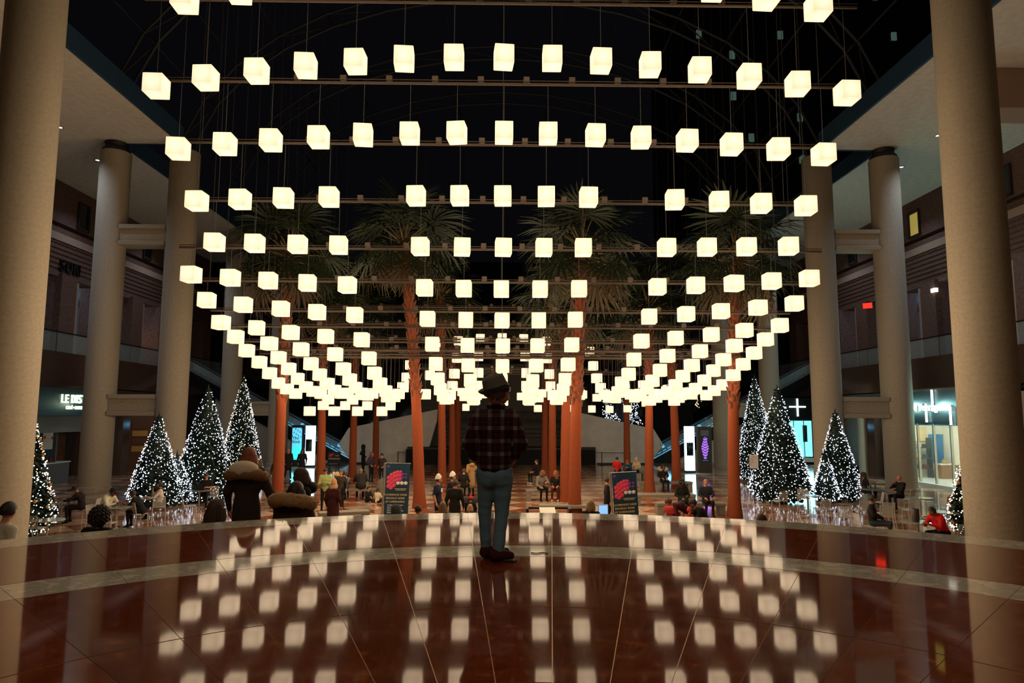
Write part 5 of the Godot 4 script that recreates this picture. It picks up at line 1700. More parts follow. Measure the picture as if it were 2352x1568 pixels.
func person(label: String, at: Vector3, face: float, pose: Dictionary, o := {}) -> Node3D:
	# o: size, top, legs, shoes, skin, hair, hair_style, look (yaw of the head), nod, coat (long hem), bulk, cell, hat, group
	var t := thing("person", label, "person", at, deg_to_rad(face), o.get("group", ""))
	var s: float = o.get("size", 1.0)
	var top := lin(o.get("top", c8(24, 22, 24))) + Color(0.009, 0.007, 0.006)
	var leg := lin(o.get("legs", c8(22, 22, 26)))
	var shoe := lin(o.get("shoes", c8(24, 20, 18)))
	var skin := lin(o.get("skin", c8(190, 132, 104)))
	var bulk: float = o.get("bulk", 1.0)
	var f := Flesh.new()
	var J := {}
	for k in pose: J[k] = (pose[k] as Vector3) * s
	var hip: Vector3 = J.hip
	var chest: Vector3 = J.chest
	var neck: Vector3 = J.neck
	var head: Vector3 = J.head
	var sp := (chest - hip).normalized()
	var sr := Vector3(1, 0, 0)
	if J.has("twist"): sr = Vector3(cos(J.twist.x / s), 0, -sin(J.twist.x / s))
	f.bone(hip, hip.lerp(chest, 0.5), 0.135 * s * bulk, 0.125 * s * bulk, top, 1.25)
	f.bone(hip.lerp(chest, 0.5), chest, 0.125 * s * bulk, 0.145 * s * bulk, top, 1.3)
	f.bone(chest + sr * 0.06 * s, chest - sr * 0.06 * s, 0.13 * s * bulk, 0.13 * s * bulk, top, 1.25)
	var shY := chest.lerp(neck, 0.72)
	f.bone(shY + sr * 0.15 * s, shY - sr * 0.15 * s, 0.07 * s * bulk, 0.07 * s * bulk, top)
	f.bone(shY, neck, 0.075 * s, 0.055 * s, top)
	f.bone(neck, head - (head - neck) * 0.25, 0.052 * s, 0.05 * s, skin)
	for e in ["L", "R"]:
		var sg := 1.0 if e == "L" else -1.0
		var sh: Vector3 = shY + sr * 0.175 * s * sg
		var el: Vector3 = J["elb" + e]
		var ha: Vector3 = J["han" + e]
		f.bone(sh, el, 0.062 * s * bulk, 0.047 * s * bulk, top)
		f.bone(el, ha, 0.047 * s * bulk, 0.034 * s, lin(o.sleeve) if o.has("sleeve") else top)
		var hj: Vector3 = hip + sr * 0.085 * s * sg - sp * 0.03 * s
		var kn: Vector3 = J["knee" + e]
		var ft: Vector3 = J["foot" + e]
		f.bone(hj, kn, 0.09 * s, 0.062 * s, leg)
		f.bone(kn, ft, 0.06 * s, 0.043 * s, leg)
		var td := Vector3(0, -0.25, 1).normalized()
		if absf(kn.y - ft.y) < 0.15 * s: td = Vector3(0, 1, 0.3).normalized()
		f.bone(ft - Vector3(0, 0.02, 0.03) * s, ft + Vector3(0, -0.045, 0.13) * s, 0.042 * s, 0.032 * s, shoe)
	if o.has("coat"):
		var hem: Vector3 = (J.kneeL as Vector3).lerp(J.kneeR, 0.5).lerp(hip, 1.0 - float(o.coat))
		f.bone(hip + Vector3(0, 0.02, 0), hem, 0.145 * s * bulk, 0.17 * s * bulk, top, 1.2)
	var m := MB.new()
	f.mesh_into(m, float(o.get("cell", 0.036)) * s, 0.035 * s)
	var hb := Basis(Vector3.UP, deg_to_rad(o.get("look", 0.0))) * Basis(Vector3.RIGHT, deg_to_rad(o.get("nod", 6.0)))
	var hx := Transform3D(hb, head)
	head_into(m, hx, s, skin)
	for e in ["L", "R"]:
		var el2: Vector3 = J["elb" + e]
		var ha2: Vector3 = J["han" + e]
		var pd := Vector3(-1 if e == "L" else 1, 0, 0.2) if ha2.y < hip.y + 0.05 * s else Vector3(0, -1, 0.1)
		hand_into(m, ha2, ha2 - el2, pd, skin, s, 0.5, 1.0 if e == "L" else -1.0)
	part(t, "body", m.mesh(), M.body)
	var hc: Color = o.get("hair", c8(40, 28, 22))
	var st: String = o.get("hair_style", "short")
	if st != "bald":
		var hm := part(t, "hair", hair_mesh(st, 1.0), mat("hair_%s" % hc.to_html(false), hc, 0.6))
		hm.transform = Transform3D(hb * Basis.from_scale(Vector3.ONE * s), head)
	if o.has("hat"):
		var hh := MB.new()
		var hcol: Color = o.get("hat_col", c8(20, 20, 20))
		match o.hat:
			"beanie": hh.lathe([Vector2(0.093, 0.015), Vector2(0.101, 0.03), Vector2(0.1, 0.06), Vector2(0.094, 0.065), Vector2(0.088, 0.11), Vector2(0.06, 0.165), Vector2(0.02, 0.2), Vector2(0, 0.205)], 18)
			"bobble":
				hh.lathe([Vector2(0.093, 0.015), Vector2(0.102, 0.03), Vector2(0.1, 0.06), Vector2(0.088, 0.11), Vector2(0.05, 0.15), Vector2(0, 0.16)], 18)
				hh.ball(Vector3(0, 0.19, 0), Vector3.ONE * 0.045, 10, 8)
			"cap":
				hh.lathe([Vector2(0.092, 0.03), Vector2(0.095, 0.07), Vector2(0.08, 0.115), Vector2(0.04, 0.135), Vector2(0, 0.138)], 18)
				hh.prism(PackedVector2Array([Vector2(-0.07, 0.035), Vector2(0.07, 0.035), Vector2(0.07, 0.047), Vector2(-0.07, 0.047)]), 0.06, 0.19)
			"wide": hh.lathe([Vector2(0.22, 0.012), Vector2(0.215, 0.024), Vector2(0.1, 0.04), Vector2(0.098, 0.1), Vector2(0.075, 0.135), Vector2(0, 0.14)], 24)
			"hood": hh.lathe([Vector2(0.09, -0.17), Vector2(0.118, -0.1), Vector2(0.122, 0.0), Vector2(0.115, 0.08), Vector2(0.08, 0.13), Vector2(0, 0.15)], 20)
		var hn := part(t, "hat" if o.hat != "hood" else "hood", hh.mesh(), mat("felt_%s" % hcol.to_html(false), hcol, 0.95))
		hn.transform = Transform3D(hb * Basis(Vector3.RIGHT, deg_to_rad(-8)) * Basis.from_scale(Vector3(0.95, 1, 1.12) * s), head + hb * (Vector3(0, 0.0, -0.012 if o.hat != "hood" else -0.035) * s))
	if o.has("fur"):
		# loose ring of fur round the hood
		var fm := MB.new()
		var fo := Vector3(0, -0.14, 0.01) * s if o.has("hood_back") else Vector3.ZERO
		var pts := []
		var rad := []
		for k in 21:
			var a := lerpf(-2.7, 2.7, k / 20.0)
			pts.append(neck + fo + Vector3(sin(a) * 0.21, 0.05 + 0.05 * cos(a), -cos(a) * 0.17 - 0.02) * s)
			rad.append((0.065 + 0.02 * absf(sin(k * 1.9))) * s)
		fm.tube(pts, rad, 10)
		for k in 260:
			var a := rng.randf_range(-2.7, 2.7)
			var q := neck + fo + Vector3(sin(a) * 0.21, 0.05 + 0.05 * cos(a), -cos(a) * 0.17 - 0.02) * s
			var dir := Vector3(rng.randfn(), rng.randfn() * 0.7 + 0.1, rng.randfn()).normalized()
			fm.tube([q + dir * 0.05 * s, q + dir * 0.1 * s], [0.012 * s, 0.001], 4, false)
		part(t, "fur_trim", fm.mesh(), mat("fur_%s" % (o.fur as Color).to_html(false), o.fur, 0.95))
	if o.has("hood_back"):
		var hbm := MB.new()
		if o.has("fur"): hbm.ball(neck + Vector3(0, 0.0, -0.12) * s, Vector3(0.2, 0.12, 0.14) * s, 20, 12)
		else: hbm.ball(neck + Vector3(0, 0.0, -0.1) * s, Vector3(0.16, 0.09, 0.11) * s, 16, 10)
		part(t, "hood", hbm.mesh(), mat("hood_%s" % (o.hood_back as Color).to_html(false), o.hood_back, 0.95))
	if o.has("glasses"):
		var gm := MB.new()
		for e in [-1.0, 1.0]:
			var pts2 := []
			var rad2 := []
			for k in 13:
				pts2.append(Vector3(0.032 * e + cos(TAU * k / 12.0) * 0.022, 0.012 + sin(TAU * k / 12.0) * 0.017, 0.102)); rad2.append(0.0025)
			gm.tube(pts2, rad2, 5, false)
			gm.bar(Vector3(0.054 * e, 0.014, 0.1), Vector3(0.078 * e, 0.01, 0.0), 0.0025, 5)
		gm.bar(Vector3(-0.01, 0.014, 0.104), Vector3(0.01, 0.014, 0.104), 0.0025, 5)
		var gn := part(t, "glasses", gm.mesh(), M.black_paint)
		gn.transform = Transform3D(hb * Basis.from_scale(Vector3.ONE * s), head)
	if o.has("pack"):
		var pm := MB.new()
		pm.bbox(chest + Vector3(0, -0.02, -0.21) * s, Vector3(0.27, 0.36, 0.16) * s, 0.06 * s)
		pm.tube([chest + Vector3(0.1, 0.14, -0.12) * s, chest + Vector3(0.12, 0.15, 0.06) * s, chest + Vector3(0.13, -0.1, 0.15) * s], [0.018, 0.018, 0.018], 6)
		pm.tube([chest + Vector3(-0.1, 0.14, -0.12) * s, chest + Vector3(-0.12, 0.15, 0.06) * s, chest + Vector3(-0.13, -0.1, 0.15) * s], [0.018, 0.018, 0.018], 6)
		part(t, "backpack", pm.mesh(), mat("pack_%s" % (o.pack as Color).to_html(false), o.pack, 0.8))
	if o.has("scarf"):
		var sm := MB.new()
		var pts3 := []
		var rad3 := []
		for k in 15:
			pts3.append(neck + Vector3(sin(TAU * k / 14.0) * 0.075, 0.02, cos(TAU * k / 14.0) * 0.075) * s); rad3.append(0.03 * s)
		sm.tube(pts3, rad3, 7, false)
		part(t, "scarf", sm.mesh(), mat("scarf_%s" % (o.scarf as Color).to_html(false), o.scarf, 0.9))
	if o.has("badge"):
		part(t, "chest_print", boxes([[chest + Vector3(0, 0.02, 0.128) * s, Vector3(0.11, 0.11, 0.012) * s]]), mat("print_white", c8(214, 220, 226), 0.6))
	return t

func with(p: Dictionary, changes: Dictionary) -> Dictionary:
	var q := p.duplicate()
	for k in changes: q[k] = changes[k]
	return q

func build_people() -> void:
	var ST := pose_stand()
	var SI := pose_sit()
	var walk := with(ST, {"kneeL": Vector3(0.09, 0.51, 0.16), "footL": Vector3(0.1, 0.09, 0.3), "kneeR": Vector3(-0.09, 0.5, -0.02), "footR": Vector3(-0.1, 0.13, -0.3), "hanR": Vector3(-0.24, 0.9, 0.2), "hanL": Vector3(0.24, 0.88, -0.16)})
	var pocket := with(ST, {"elbL": Vector3(0.29, 1.12, -0.1), "elbR": Vector3(-0.29, 1.12, -0.1), "hanL": Vector3(0.17, 0.96, 0.12), "hanR": Vector3(-0.17, 0.96, 0.12)})
	var lean := with(SI, {"chest": Vector3(0, 0.82, 0.16), "neck": Vector3(0, 0.96, 0.28), "head": Vector3(0, 1.09, 0.36), "elbL": Vector3(0.24, 0.72, 0.36), "elbR": Vector3(-0.24, 0.72, 0.36), "hanL": Vector3(0.08, 0.78, 0.55), "hanR": Vector3(-0.08, 0.78, 0.55)})
	var eat := with(SI, {"hanR": Vector3(-0.06, 1.02, 0.22), "elbR": Vector3(-0.24, 0.8, 0.2), "elbL": Vector3(0.22, 0.74, 0.2), "hanL": Vector3(0.06, 0.78, 0.4)})
	var bend := with(ST, {"chest": Vector3(0, 1.12, 0.3), "neck": Vector3(0, 1.16, 0.5), "head": Vector3(0, 1.22, 0.64), "elbL": Vector3(0.24, 0.86, 0.44), "elbR": Vector3(-0.24, 0.86, 0.44), "hanL": Vector3(0.14, 0.68, 0.6), "hanR": Vector3(-0.14, 0.68, 0.6)})
	var ground := with(SI, {"hip": Vector3(0, 0.12, 0), "chest": Vector3(0, 0.42, 0.03), "neck": Vector3(0, 0.58, 0.05), "head": Vector3(0, 0.74, 0.09), "kneeL": Vector3(0.2, 0.2, 0.36), "kneeR": Vector3(-0.2, 0.2, 0.36), "footL": Vector3(0.05, 0.08, 0.5), "footR": Vector3(-0.08, 0.08, 0.46), "elbL": Vector3(0.25, 0.36, 0.1), "elbR": Vector3(-0.25, 0.36, 0.1), "hanL": Vector3(0.12, 0.26, 0.34), "hanR": Vector3(-0.12, 0.26, 0.34)})
	var stair := func(x: float, z: float) -> float:    # height of the stair under a point
		var r := Vector2(x - LC.x, z - 1.3).length()
		if r < 6.33: return LAND
		return maxf(LAND - 0.1675 * (floorf((r - 6.33) / 0.35) + 1.0), 0.0)
	# --- on the stair, near
	person("dark-haired person in a pale collar at the stair's café side end", W(-6.13, stair.call(-6.13, 8.8), 8.8), 150, ST, {"size": 0.96, "top": c8(200, 190, 172), "hair": c8(20, 14, 12), "cell": 0.028, "look": 20})
	person("person with a great mass of dark curly hair and a black coat", W(-5.45, stair.call(-5.45, 9.6), 9.6), 170, ST, {"size": 0.95, "top": c8(16, 15, 16), "hair": c8(24, 18, 15), "hair_style": "curly", "cell": 0.03, "bulk": 1.15})
	person("long-haired girl in black sitting on the stair", W(-3.42, stair.call(-3.42, 8.45) - 0.45 + 0.02, 8.45), 140, SI, {"size": 0.99, "top": c8(15, 14, 15), "hair": c8(58, 36, 24), "hair_style": "long", "cell": 0.026, "look": 10})
	person("red-haired woman in a dark coat with a wide cream and brown fur hood", W(-3.25, stair.call(-3.25, 9.0), 9.0), 175, with(ST, {"elbR": Vector3(-0.3, 1.08, 0.06), "hanR": Vector3(-0.34, 0.86, 0.16)}), {"size": 0.96, "top": c8(54, 43, 36), "hair": c8(140, 70, 40), "hair_style": "bob", "fur": c8(140, 106, 68), "hood_back": c8(220, 200, 174), "cell": 0.026, "bulk": 1.18, "coat": 0.9})
	person("dark-haired girl with a thick tan fur collar sitting on the stair", W(-2.43, stair.call(-2.43, 8.3) - 0.45 + 0.04, 8.3), 165, SI, {"size": 1.02, "top": c8(60, 44, 34), "hair": c8(40, 22, 18), "hair_style": "bob", "fur": c8(166, 132, 92), "cell": 0.026, "bulk": 1.15, "look": 15})
	person("woman in glasses and a black coat looking toward the firs", W(-2.78, stair.call(-2.78, 9.8), 9.8), -60, ST, {"size": 0.97, "top": c8(15, 15, 18), "hair": c8(70, 46, 38), "hair_style": "bob", "glasses": true, "cell": 0.028, "bulk": 1.15, "hood_back": c8(18, 18, 20), "look": -25, "nod": 12})
	person("person with short dark red hair low on the stair", W(4.1, stair.call(4.1, 11.0), 11.0), 180, ST, {"size": 0.9, "top": c8(40, 26, 26), "hair": c8(74, 28, 24), "cell": 0.034})
	person("bald person low on the stair by the empty chairs", W(4.7, stair.call(4.7, 11.0), 11.0), 170, ST, {"size": 0.86, "top": c8(40, 30, 26), "skin": c8(142, 84, 66), "hair_style": "bald", "cell": 0.034})
	# --- at the foot of the stair
	person("woman in a grey patterned headscarf looking sideways", W(-2.53, 0, 17.0), 100, ST, {"size": 0.92, "top": c8(70, 66, 62), "hair_style": "bald", "hat": "hood", "hat_col": c8(66, 72, 70), "look": 0})
	person("balding man with dark hair in a grey coat", W(-2.0, 0, 17.0), -120, ST, {"size": 0.92, "top": c8(66, 60, 54), "hair": c8(44, 26, 20), "look": -10})
	person("long-haired girl beside the person in a navy shirt", W(-1.5, 0, 18.0), 170, ST, {"size": 0.9, "top": c8(96, 80, 60), "hair": c8(120, 84, 54), "hair_style": "long"})
	person("person in a white pointed beanie and navy shirt with a white square", W(-2.08, 0, 23.1), 70, ST, {"size": 1.02, "top": c8(26, 32, 52), "hat": "beanie", "hat_col": c8(222, 212, 192), "badge": true, "sleeve": c8(190, 132, 104)})
	person("second person in a white beanie with a black jacket", W(-1.67, 0, 23.9), 60, ST, {"size": 1.03, "top": c8(18, 18, 20), "hat": "beanie", "hat_col": c8(226, 218, 200)})
	person("man in a long black coat seen from behind", W(-1.43, 0, 21.6), 170, ST, {"size": 1.03, "top": c8(15, 15, 17), "coat": 0.7, "bulk": 1.12, "hair": c8(42, 28, 20)})
	person("man in a tan hooded parka with an orange scarf", W(-1.4, 0, 32.4), 215, pocket, {"size": 1.03, "top": c8(150, 116, 72), "coat": 0.8, "bulk": 1.2, "skin": c8(70, 44, 34), "hair": c8(24, 18, 16), "scarf": c8(220, 70, 30), "hood_back": c8(150, 116, 72)})
	person("person in black sitting beside the tan parka", W(-1.72, 0, 32.0), 160, SI, {"top": c8(16, 15, 16), "hair": c8(60, 42, 30)})
	person("small child in a red bobble hat in the pushchair", W(-1.0, 0.16, 22.9), 180, SI, {"size": 0.72, "top": c8(20, 16, 18), "hat": "bobble", "hat_col": c8(206, 30, 24)})
	person("small blond child in black with a tan backpack", W(-0.86, 0, 19.4), 175, ST, {"size": 0.76, "top": c8(20, 18, 20), "hair": c8(176, 132, 92), "hair_style": "bob", "pack": c8(196, 140, 112)})
	person("blonde woman in a black top beside the tablet", W(2.17, 0, 17.0), 165, ST, {"size": 1.0, "top": c8(17, 16, 19), "hair": c8(150, 116, 74), "hair_style": "bob", "cell": 0.032})
	person("person in black half behind the teal banner", W(3.55, 0, 23.4), 90, ST, {"size": 1.0, "top": c8(16, 16, 20), "coat": 0.6})
	# --- among the palms
	person("man in a long grey-brown coat seen from behind by the tallest fir", W(-12.05, 0, 34.6), 170, walk, {"size": 1.04, "top": c8(86, 76, 62), "coat": 1.0, "bulk": 1.15, "hair": c8(24, 20, 18)})
	person("white-haired woman in a dark coat beside the grey-brown coat", W(-12.6, 0, 34.9), 175, ST, {"size": 0.96, "top": c8(52, 48, 44), "coat": 0.9, "hair": c8(214, 208, 198)})
	person("man in black half hidden by the straight palm", W(-10.75, 0, 33.6), 190, walk, {"top": c8(14, 14, 16), "bulk": 1.12})
	person("bald man in a black coat striding past the cyan display", W(-12.55, 0, 41.2), 30, walk, {"size": 1.03, "top": c8(20, 20, 24), "hair_style": "bald", "coat": 0.6, "bulk": 1.12})
	person("woman in a dark padded coat walking beside the bald man", W(-11.85, 0, 41.6), 20, walk, {"size": 1.0, "top": c8(26, 28, 36), "coat": 0.8, "bulk": 1.15, "hair_style": "bob"})
	person("woman in a light green jacket holding a phone", W(-6.85, 0, 27.3), 10, with(ST, {"hanL": Vector3(0.06, 1.16, 0.24), "hanR": Vector3(-0.06, 1.16, 0.24), "elbL": Vector3(0.24, 1.08, 0.06), "elbR": Vector3(-0.24, 1.08, 0.06)}), {"size": 0.98, "top": c8(146, 160, 96), "hair": c8(24, 18, 16), "nod": 24, "bulk": 1.08})
	person("child in dark clothes just behind the green jacket", W(-6.45, 0, 28.2), 0, ST, {"size": 0.9, "top": c8(54, 44, 34), "hair": c8(90, 50, 34)})
	person("person in a long maroon coat and tan knit hat seen from behind", W(-5.3, 0, 22.2), 165, ST, {"size": 0.98, "top": c8(58, 20, 20), "coat": 1.0, "bulk": 1.25, "hat": "beanie", "hat_col": c8(196, 138, 92), "hair": c8(190, 150, 110), "hair_style": "bob", "scarf": c8(120, 30, 24)})
	person("woman in a cream knit bending under a black backpack", W(-6.95, 0, 31.0), -110, bend, {"size": 1.0, "top": c8(196, 170, 126), "legs": c8(16, 15, 16), "pack": c8(28, 20, 20), "nod": 40})
	person("tall figure in a black hood near the screen wall", W(-9.1, 0, 46.0), 120, pocket, {"size": 1.05, "top": c8(13, 12, 13), "coat": 0.9, "hat": "hood", "hat_col": c8(14, 13, 14)})
	person("auburn-haired person in purple beside the crowded bench", W(-7.3, 0, 39.2), 60, pocket, {"size": 0.98, "top": c8(50, 42, 66), "hair": c8(120, 58, 34), "hair_style": "bob"})
	person("dark-haired boy in brown looking down by the crowded bench", W(-6.6, 0, 38.6), -20, pocket, {"size": 0.96, "top": c8(50, 42, 34), "nod": 28, "hair": c8(20, 16, 14)})
	person("big person in a dark jacket hunched on the crowded bench", W(-6.25, 0, 31.4), 200, lean, {"size": 1.1, "top": c8(30, 25, 24), "bulk": 1.35, "hair": c8(110, 76, 44)})
	person("person in a grey sweatshirt sitting at the end of the crowded bench", W(-7.0, 0, 31.4), 190, lean, {"size": 0.95, "top": c8(110, 104, 100), "legs": c8(52, 74, 92), "hair": c8(40, 30, 26)})
	person("toddler in a cream jacket sitting on the floor", W(-5.3, 0, 30.0), 150, ground, {"size": 0.72, "top": c8(206, 192, 160), "hair": c8(24, 18, 16)})
	person("child in black crouching on the floor beside the toddler", W(-5.8, 0, 30.4), 60, ground, {"size": 0.78, "top": c8(18, 17, 18), "hair": c8(20, 16, 14)})
	person("long-haired man in a grey hoodie with his elbows on his knees", W(1.75, 0, 31.0), 15, with(lean, {"chest": Vector3(0, 0.84, 0.08), "neck": Vector3(0, 1.0, 0.14), "head": Vector3(0.02, 1.15, 0.18), "hanR": Vector3(-0.16, 0.6, 0.46), "elbR": Vector3(-0.24, 0.66, 0.24)}), {"size": 1.06, "top": c8(112, 104, 94), "legs": c8(17, 16, 17), "hair": c8(96, 58, 38), "hair_style": "bob", "look": 55, "bulk": 1.1})
	person("red-haired woman in a black cardigan talking to the man in grey", W(2.42, 0, 31.0), -10, SI, {"size": 1.0, "top": c8(17, 15, 16), "legs": c8(74, 26, 20), "shoes": c8(206, 190, 170), "hair": c8(140, 76, 48), "hair_style": "long", "look": -45})
	person("person in black seated far behind the talking couple", W(1.95, 0, 38.6), -60, SI, {"top": c8(15, 14, 15), "shoes": c8(200, 190, 176)})
	person("boy in a bright red shirt with his back turned", W(6.85, 0, 41.2), 160, SI, {"size": 1.0, "top": c8(206, 34, 26), "hair": c8(26, 18, 16), "sleeve": c8(170, 116, 92)})
	person("man in a teal sweater bent over his hands", W(7.45, 0, 40.6), -25, lean, {"size": 1.0, "top": c8(28, 66, 84), "hair": c8(120, 80, 50), "nod": 30})
	person("blonde woman in a cream jacket beside the teal sweater", W(7.95, 0, 40.9), -40, SI, {"size": 1.0, "top": c8(180, 160, 128), "hair": c8(190, 160, 118), "hair_style": "long"})
	person("dark-haired woman seated with a beige coat spread beside her", W(8.1, 0, 34.9), 5, SI, {"size": 1.0, "top": c8(20, 18, 20), "hair": c8(34, 22, 20), "hair_style": "long", "nod": 22, "fur": c8(170, 150, 124)})
	person("woman in a wide black hat and black coat on a bench", W(6.84, 0, 26.4), 10, SI, {"size": 1.02, "top": c8(16, 15, 17), "hat": "wide", "hat_col": c8(16, 15, 16), "hair_style": "bob", "coat": 0.6, "scarf": c8(110, 66, 50), "bulk": 1.1})
	person("fair-haired person in a navy jacket at the bench end", W(7.78, 0, 26.5), 0, SI, {"size": 1.02, "top": c8(28, 30, 40), "hair": c8(136, 96, 66), "bulk": 1.12})
	person("parent in a dark red checked shirt bending over a child", W(5.55, 0, 20.4), -100, bend, {"size": 1.0, "top": c8(60, 22, 26), "legs": c8(20, 18, 22), "nod": 50, "hair": c8(90, 40, 32)})
	person("child in bright red in front of the bending parent", W(5.35, 0, 19.9), 30, ST, {"size": 0.66, "top": c8(196, 44, 40), "hat": "beanie", "hat_col": c8(200, 60, 52)})
	person("crouching person in a black coat holding a phone", W(6.0, 0, 20.5), -80, lean, {"size": 1.1, "top": c8(15, 14, 16), "bulk": 1.25, "coat": 0.7, "nod": 35})
	# --- café seats
	person("bearded man in black resting his chin on his hand", W(-15.85, 0, 24.5), 80, eat, {"top": c8(18, 17, 18), "hair": c8(60, 34, 24), "skin": c8(176, 112, 84)})
	person("hunched man in black looking down at his phone", W(-14.5, 0, 24.5), -80, with(lean, {"chest": Vector3(0, 0.86, 0.06), "neck": Vector3(0, 1.0, 0.16), "head": Vector3(0, 1.12, 0.25)}), {"size": 1.02, "top": c8(20, 21, 26), "nod": 35, "hair": c8(28, 20, 18), "skin": c8(176, 116, 90)})
	person("man in a white hoodie and black cap leaning over a table", W(-13.15, 0, 23.3), 80, lean, {"size": 1.08, "top": c8(206, 194, 172), "legs": c8(190, 178, 158), "hat": "cap", "hat_col": c8(18, 18, 20), "nod": 30, "bulk": 1.12, "skin": c8(130, 84, 64), "hood_back": c8(200, 188, 166)})
	person("person in black reaching across to the man in the cap", W(-11.95, 0, 23.6), -85, lean, {"size": 1.0, "top": c8(18, 17, 18), "sleeve": c8(150, 96, 74), "skin": c8(150, 96, 74)})
	person("woman in a white blouse and dark apron raising a cup", W(-12.4, 0, 25.6), -60, eat, {"size": 1.0, "top": c8(206, 192, 174), "legs": c8(30, 22, 24), "hair": c8(26, 18, 18), "hair_style": "bun", "scarf": c8(40, 24, 26)})
	person("man in glasses and a black shirt reading from a laptop", W(-12.0, 0, 28.6), 10, with(SI, {"hanL": Vector3(0.12, 0.8, 0.36), "hanR": Vector3(-0.12, 0.8, 0.36)}), {"size": 1.04, "top": c8(18, 17, 19), "sleeve": c8(176, 116, 90), "glasses": true, "nod": 18})
	person("woman in a grey hooded jacket waving from a café table", W(15.75, 0, 30.1), 25, with(SI, {"elbR": Vector3(-0.32, 0.84, 0.1), "hanR": Vector3(-0.34, 1.06, 0.2)}), {"top": c8(72, 66, 60), "hair_style": "bald", "hat": "hood", "hat_col": c8(54, 44, 40)})
	person("bald man in a black jacket at the hooded woman's table", W(16.2, 0, 28.2), -70, eat, {"size": 1.04, "top": c8(24, 25, 30), "hair_style": "bald", "bulk": 1.1, "skin": c8(190, 124, 100)})
	person("man in a black sweater with folded hands at a café table", W(11.25, 0, 21.1), 60, SI, {"size": 1.04, "top": c8(20, 19, 21), "legs": c8(52, 62, 70), "hair": c8(22, 17, 16), "skin": c8(164, 104, 82), "bulk": 1.1, "cell": 0.032})
	person("man in a bright red hoodie leaning at a café table", W(12.25, 0, 19.3), -75, lean, {"size": 1.04, "top": c8(190, 20, 18), "hair": c8(22, 17, 16), "bulk": 1.12, "cell": 0.032, "hood_back": c8(180, 18, 16), "skin": c8(150, 94, 74)})
	person("person reaching up behind the short fir on the script sign side", W(16.2, 0, 31.9), 0, with(ST, {"elbR": Vector3(-0.26, 1.5, 0.1), "hanR": Vector3(-0.2, 1.8, 0.14)}), {"size": 1.05, "top": c8(24, 22, 24), "bulk": 1.05})
	# --- upper gallery
	person("dark figure seated in the gallery before the cyan screen, café side", W(-25.4 - 1.6, 7.3, 47.6), 60, SI, {"top": c8(16, 18, 26), "cell": 0.05})
	person("figure in a patterned top standing in the gallery, café side", W(-27.3, 7.3, 50.9), 40, ST, {"top": c8(40, 48, 84), "cell": 0.05})
	person("dark figure seated in the gallery over the shop", W(27.2, 7.3, 42.6), -60, SI, {"top": c8(18, 18, 20), "cell": 0.05})
	# laptop on the reading man's knees
	var lp := thing("laptop", "black laptop open before the man in glasses", "laptop", W(-12.02, 0.75, 28.12), deg_to_rad(190))
	part(lp, "base", boxes([[Vector3(0, 0.01, 0), Vector3(0.34, 0.02, 0.24)]]), M.black_paint)
	part(lp, "lid", boxes([[Vector3(0, 0.12, 0.0), Vector3(0.34, 0.23, 0.012)]]), M.black_paint, Vector3(0, 0, -0.13), Vector3(-0.25, 0, 0))

func wrinkle(m: MB, amount: float, freq: float, stretch: Vector3, seed_: int) -> void:
	var f := noise(seed_, freq, 3)
	for j in m.v.size():
		var p := m.v[j]
		m.v[j] = p + m.n[j] * f.get_noise_3dv(p * stretch) * amount
	# fresh smooth normals
	var nn := PackedVector3Array()
	nn.resize(m.v.size())
	for q in range(0, m.i.size(), 3):
		var a := m.i[q]
		var b := m.i[q + 1]
		var c := m.i[q + 2]
		var g := (m.v[c] - m.v[a]).cross(m.v[b] - m.v[a])
		nn[a] += g; nn[b] += g; nn[c] += g
	for j in nn.size():
		if nn[j].length_squared() > 0.0: m.n[j] = nn[j].normalized()

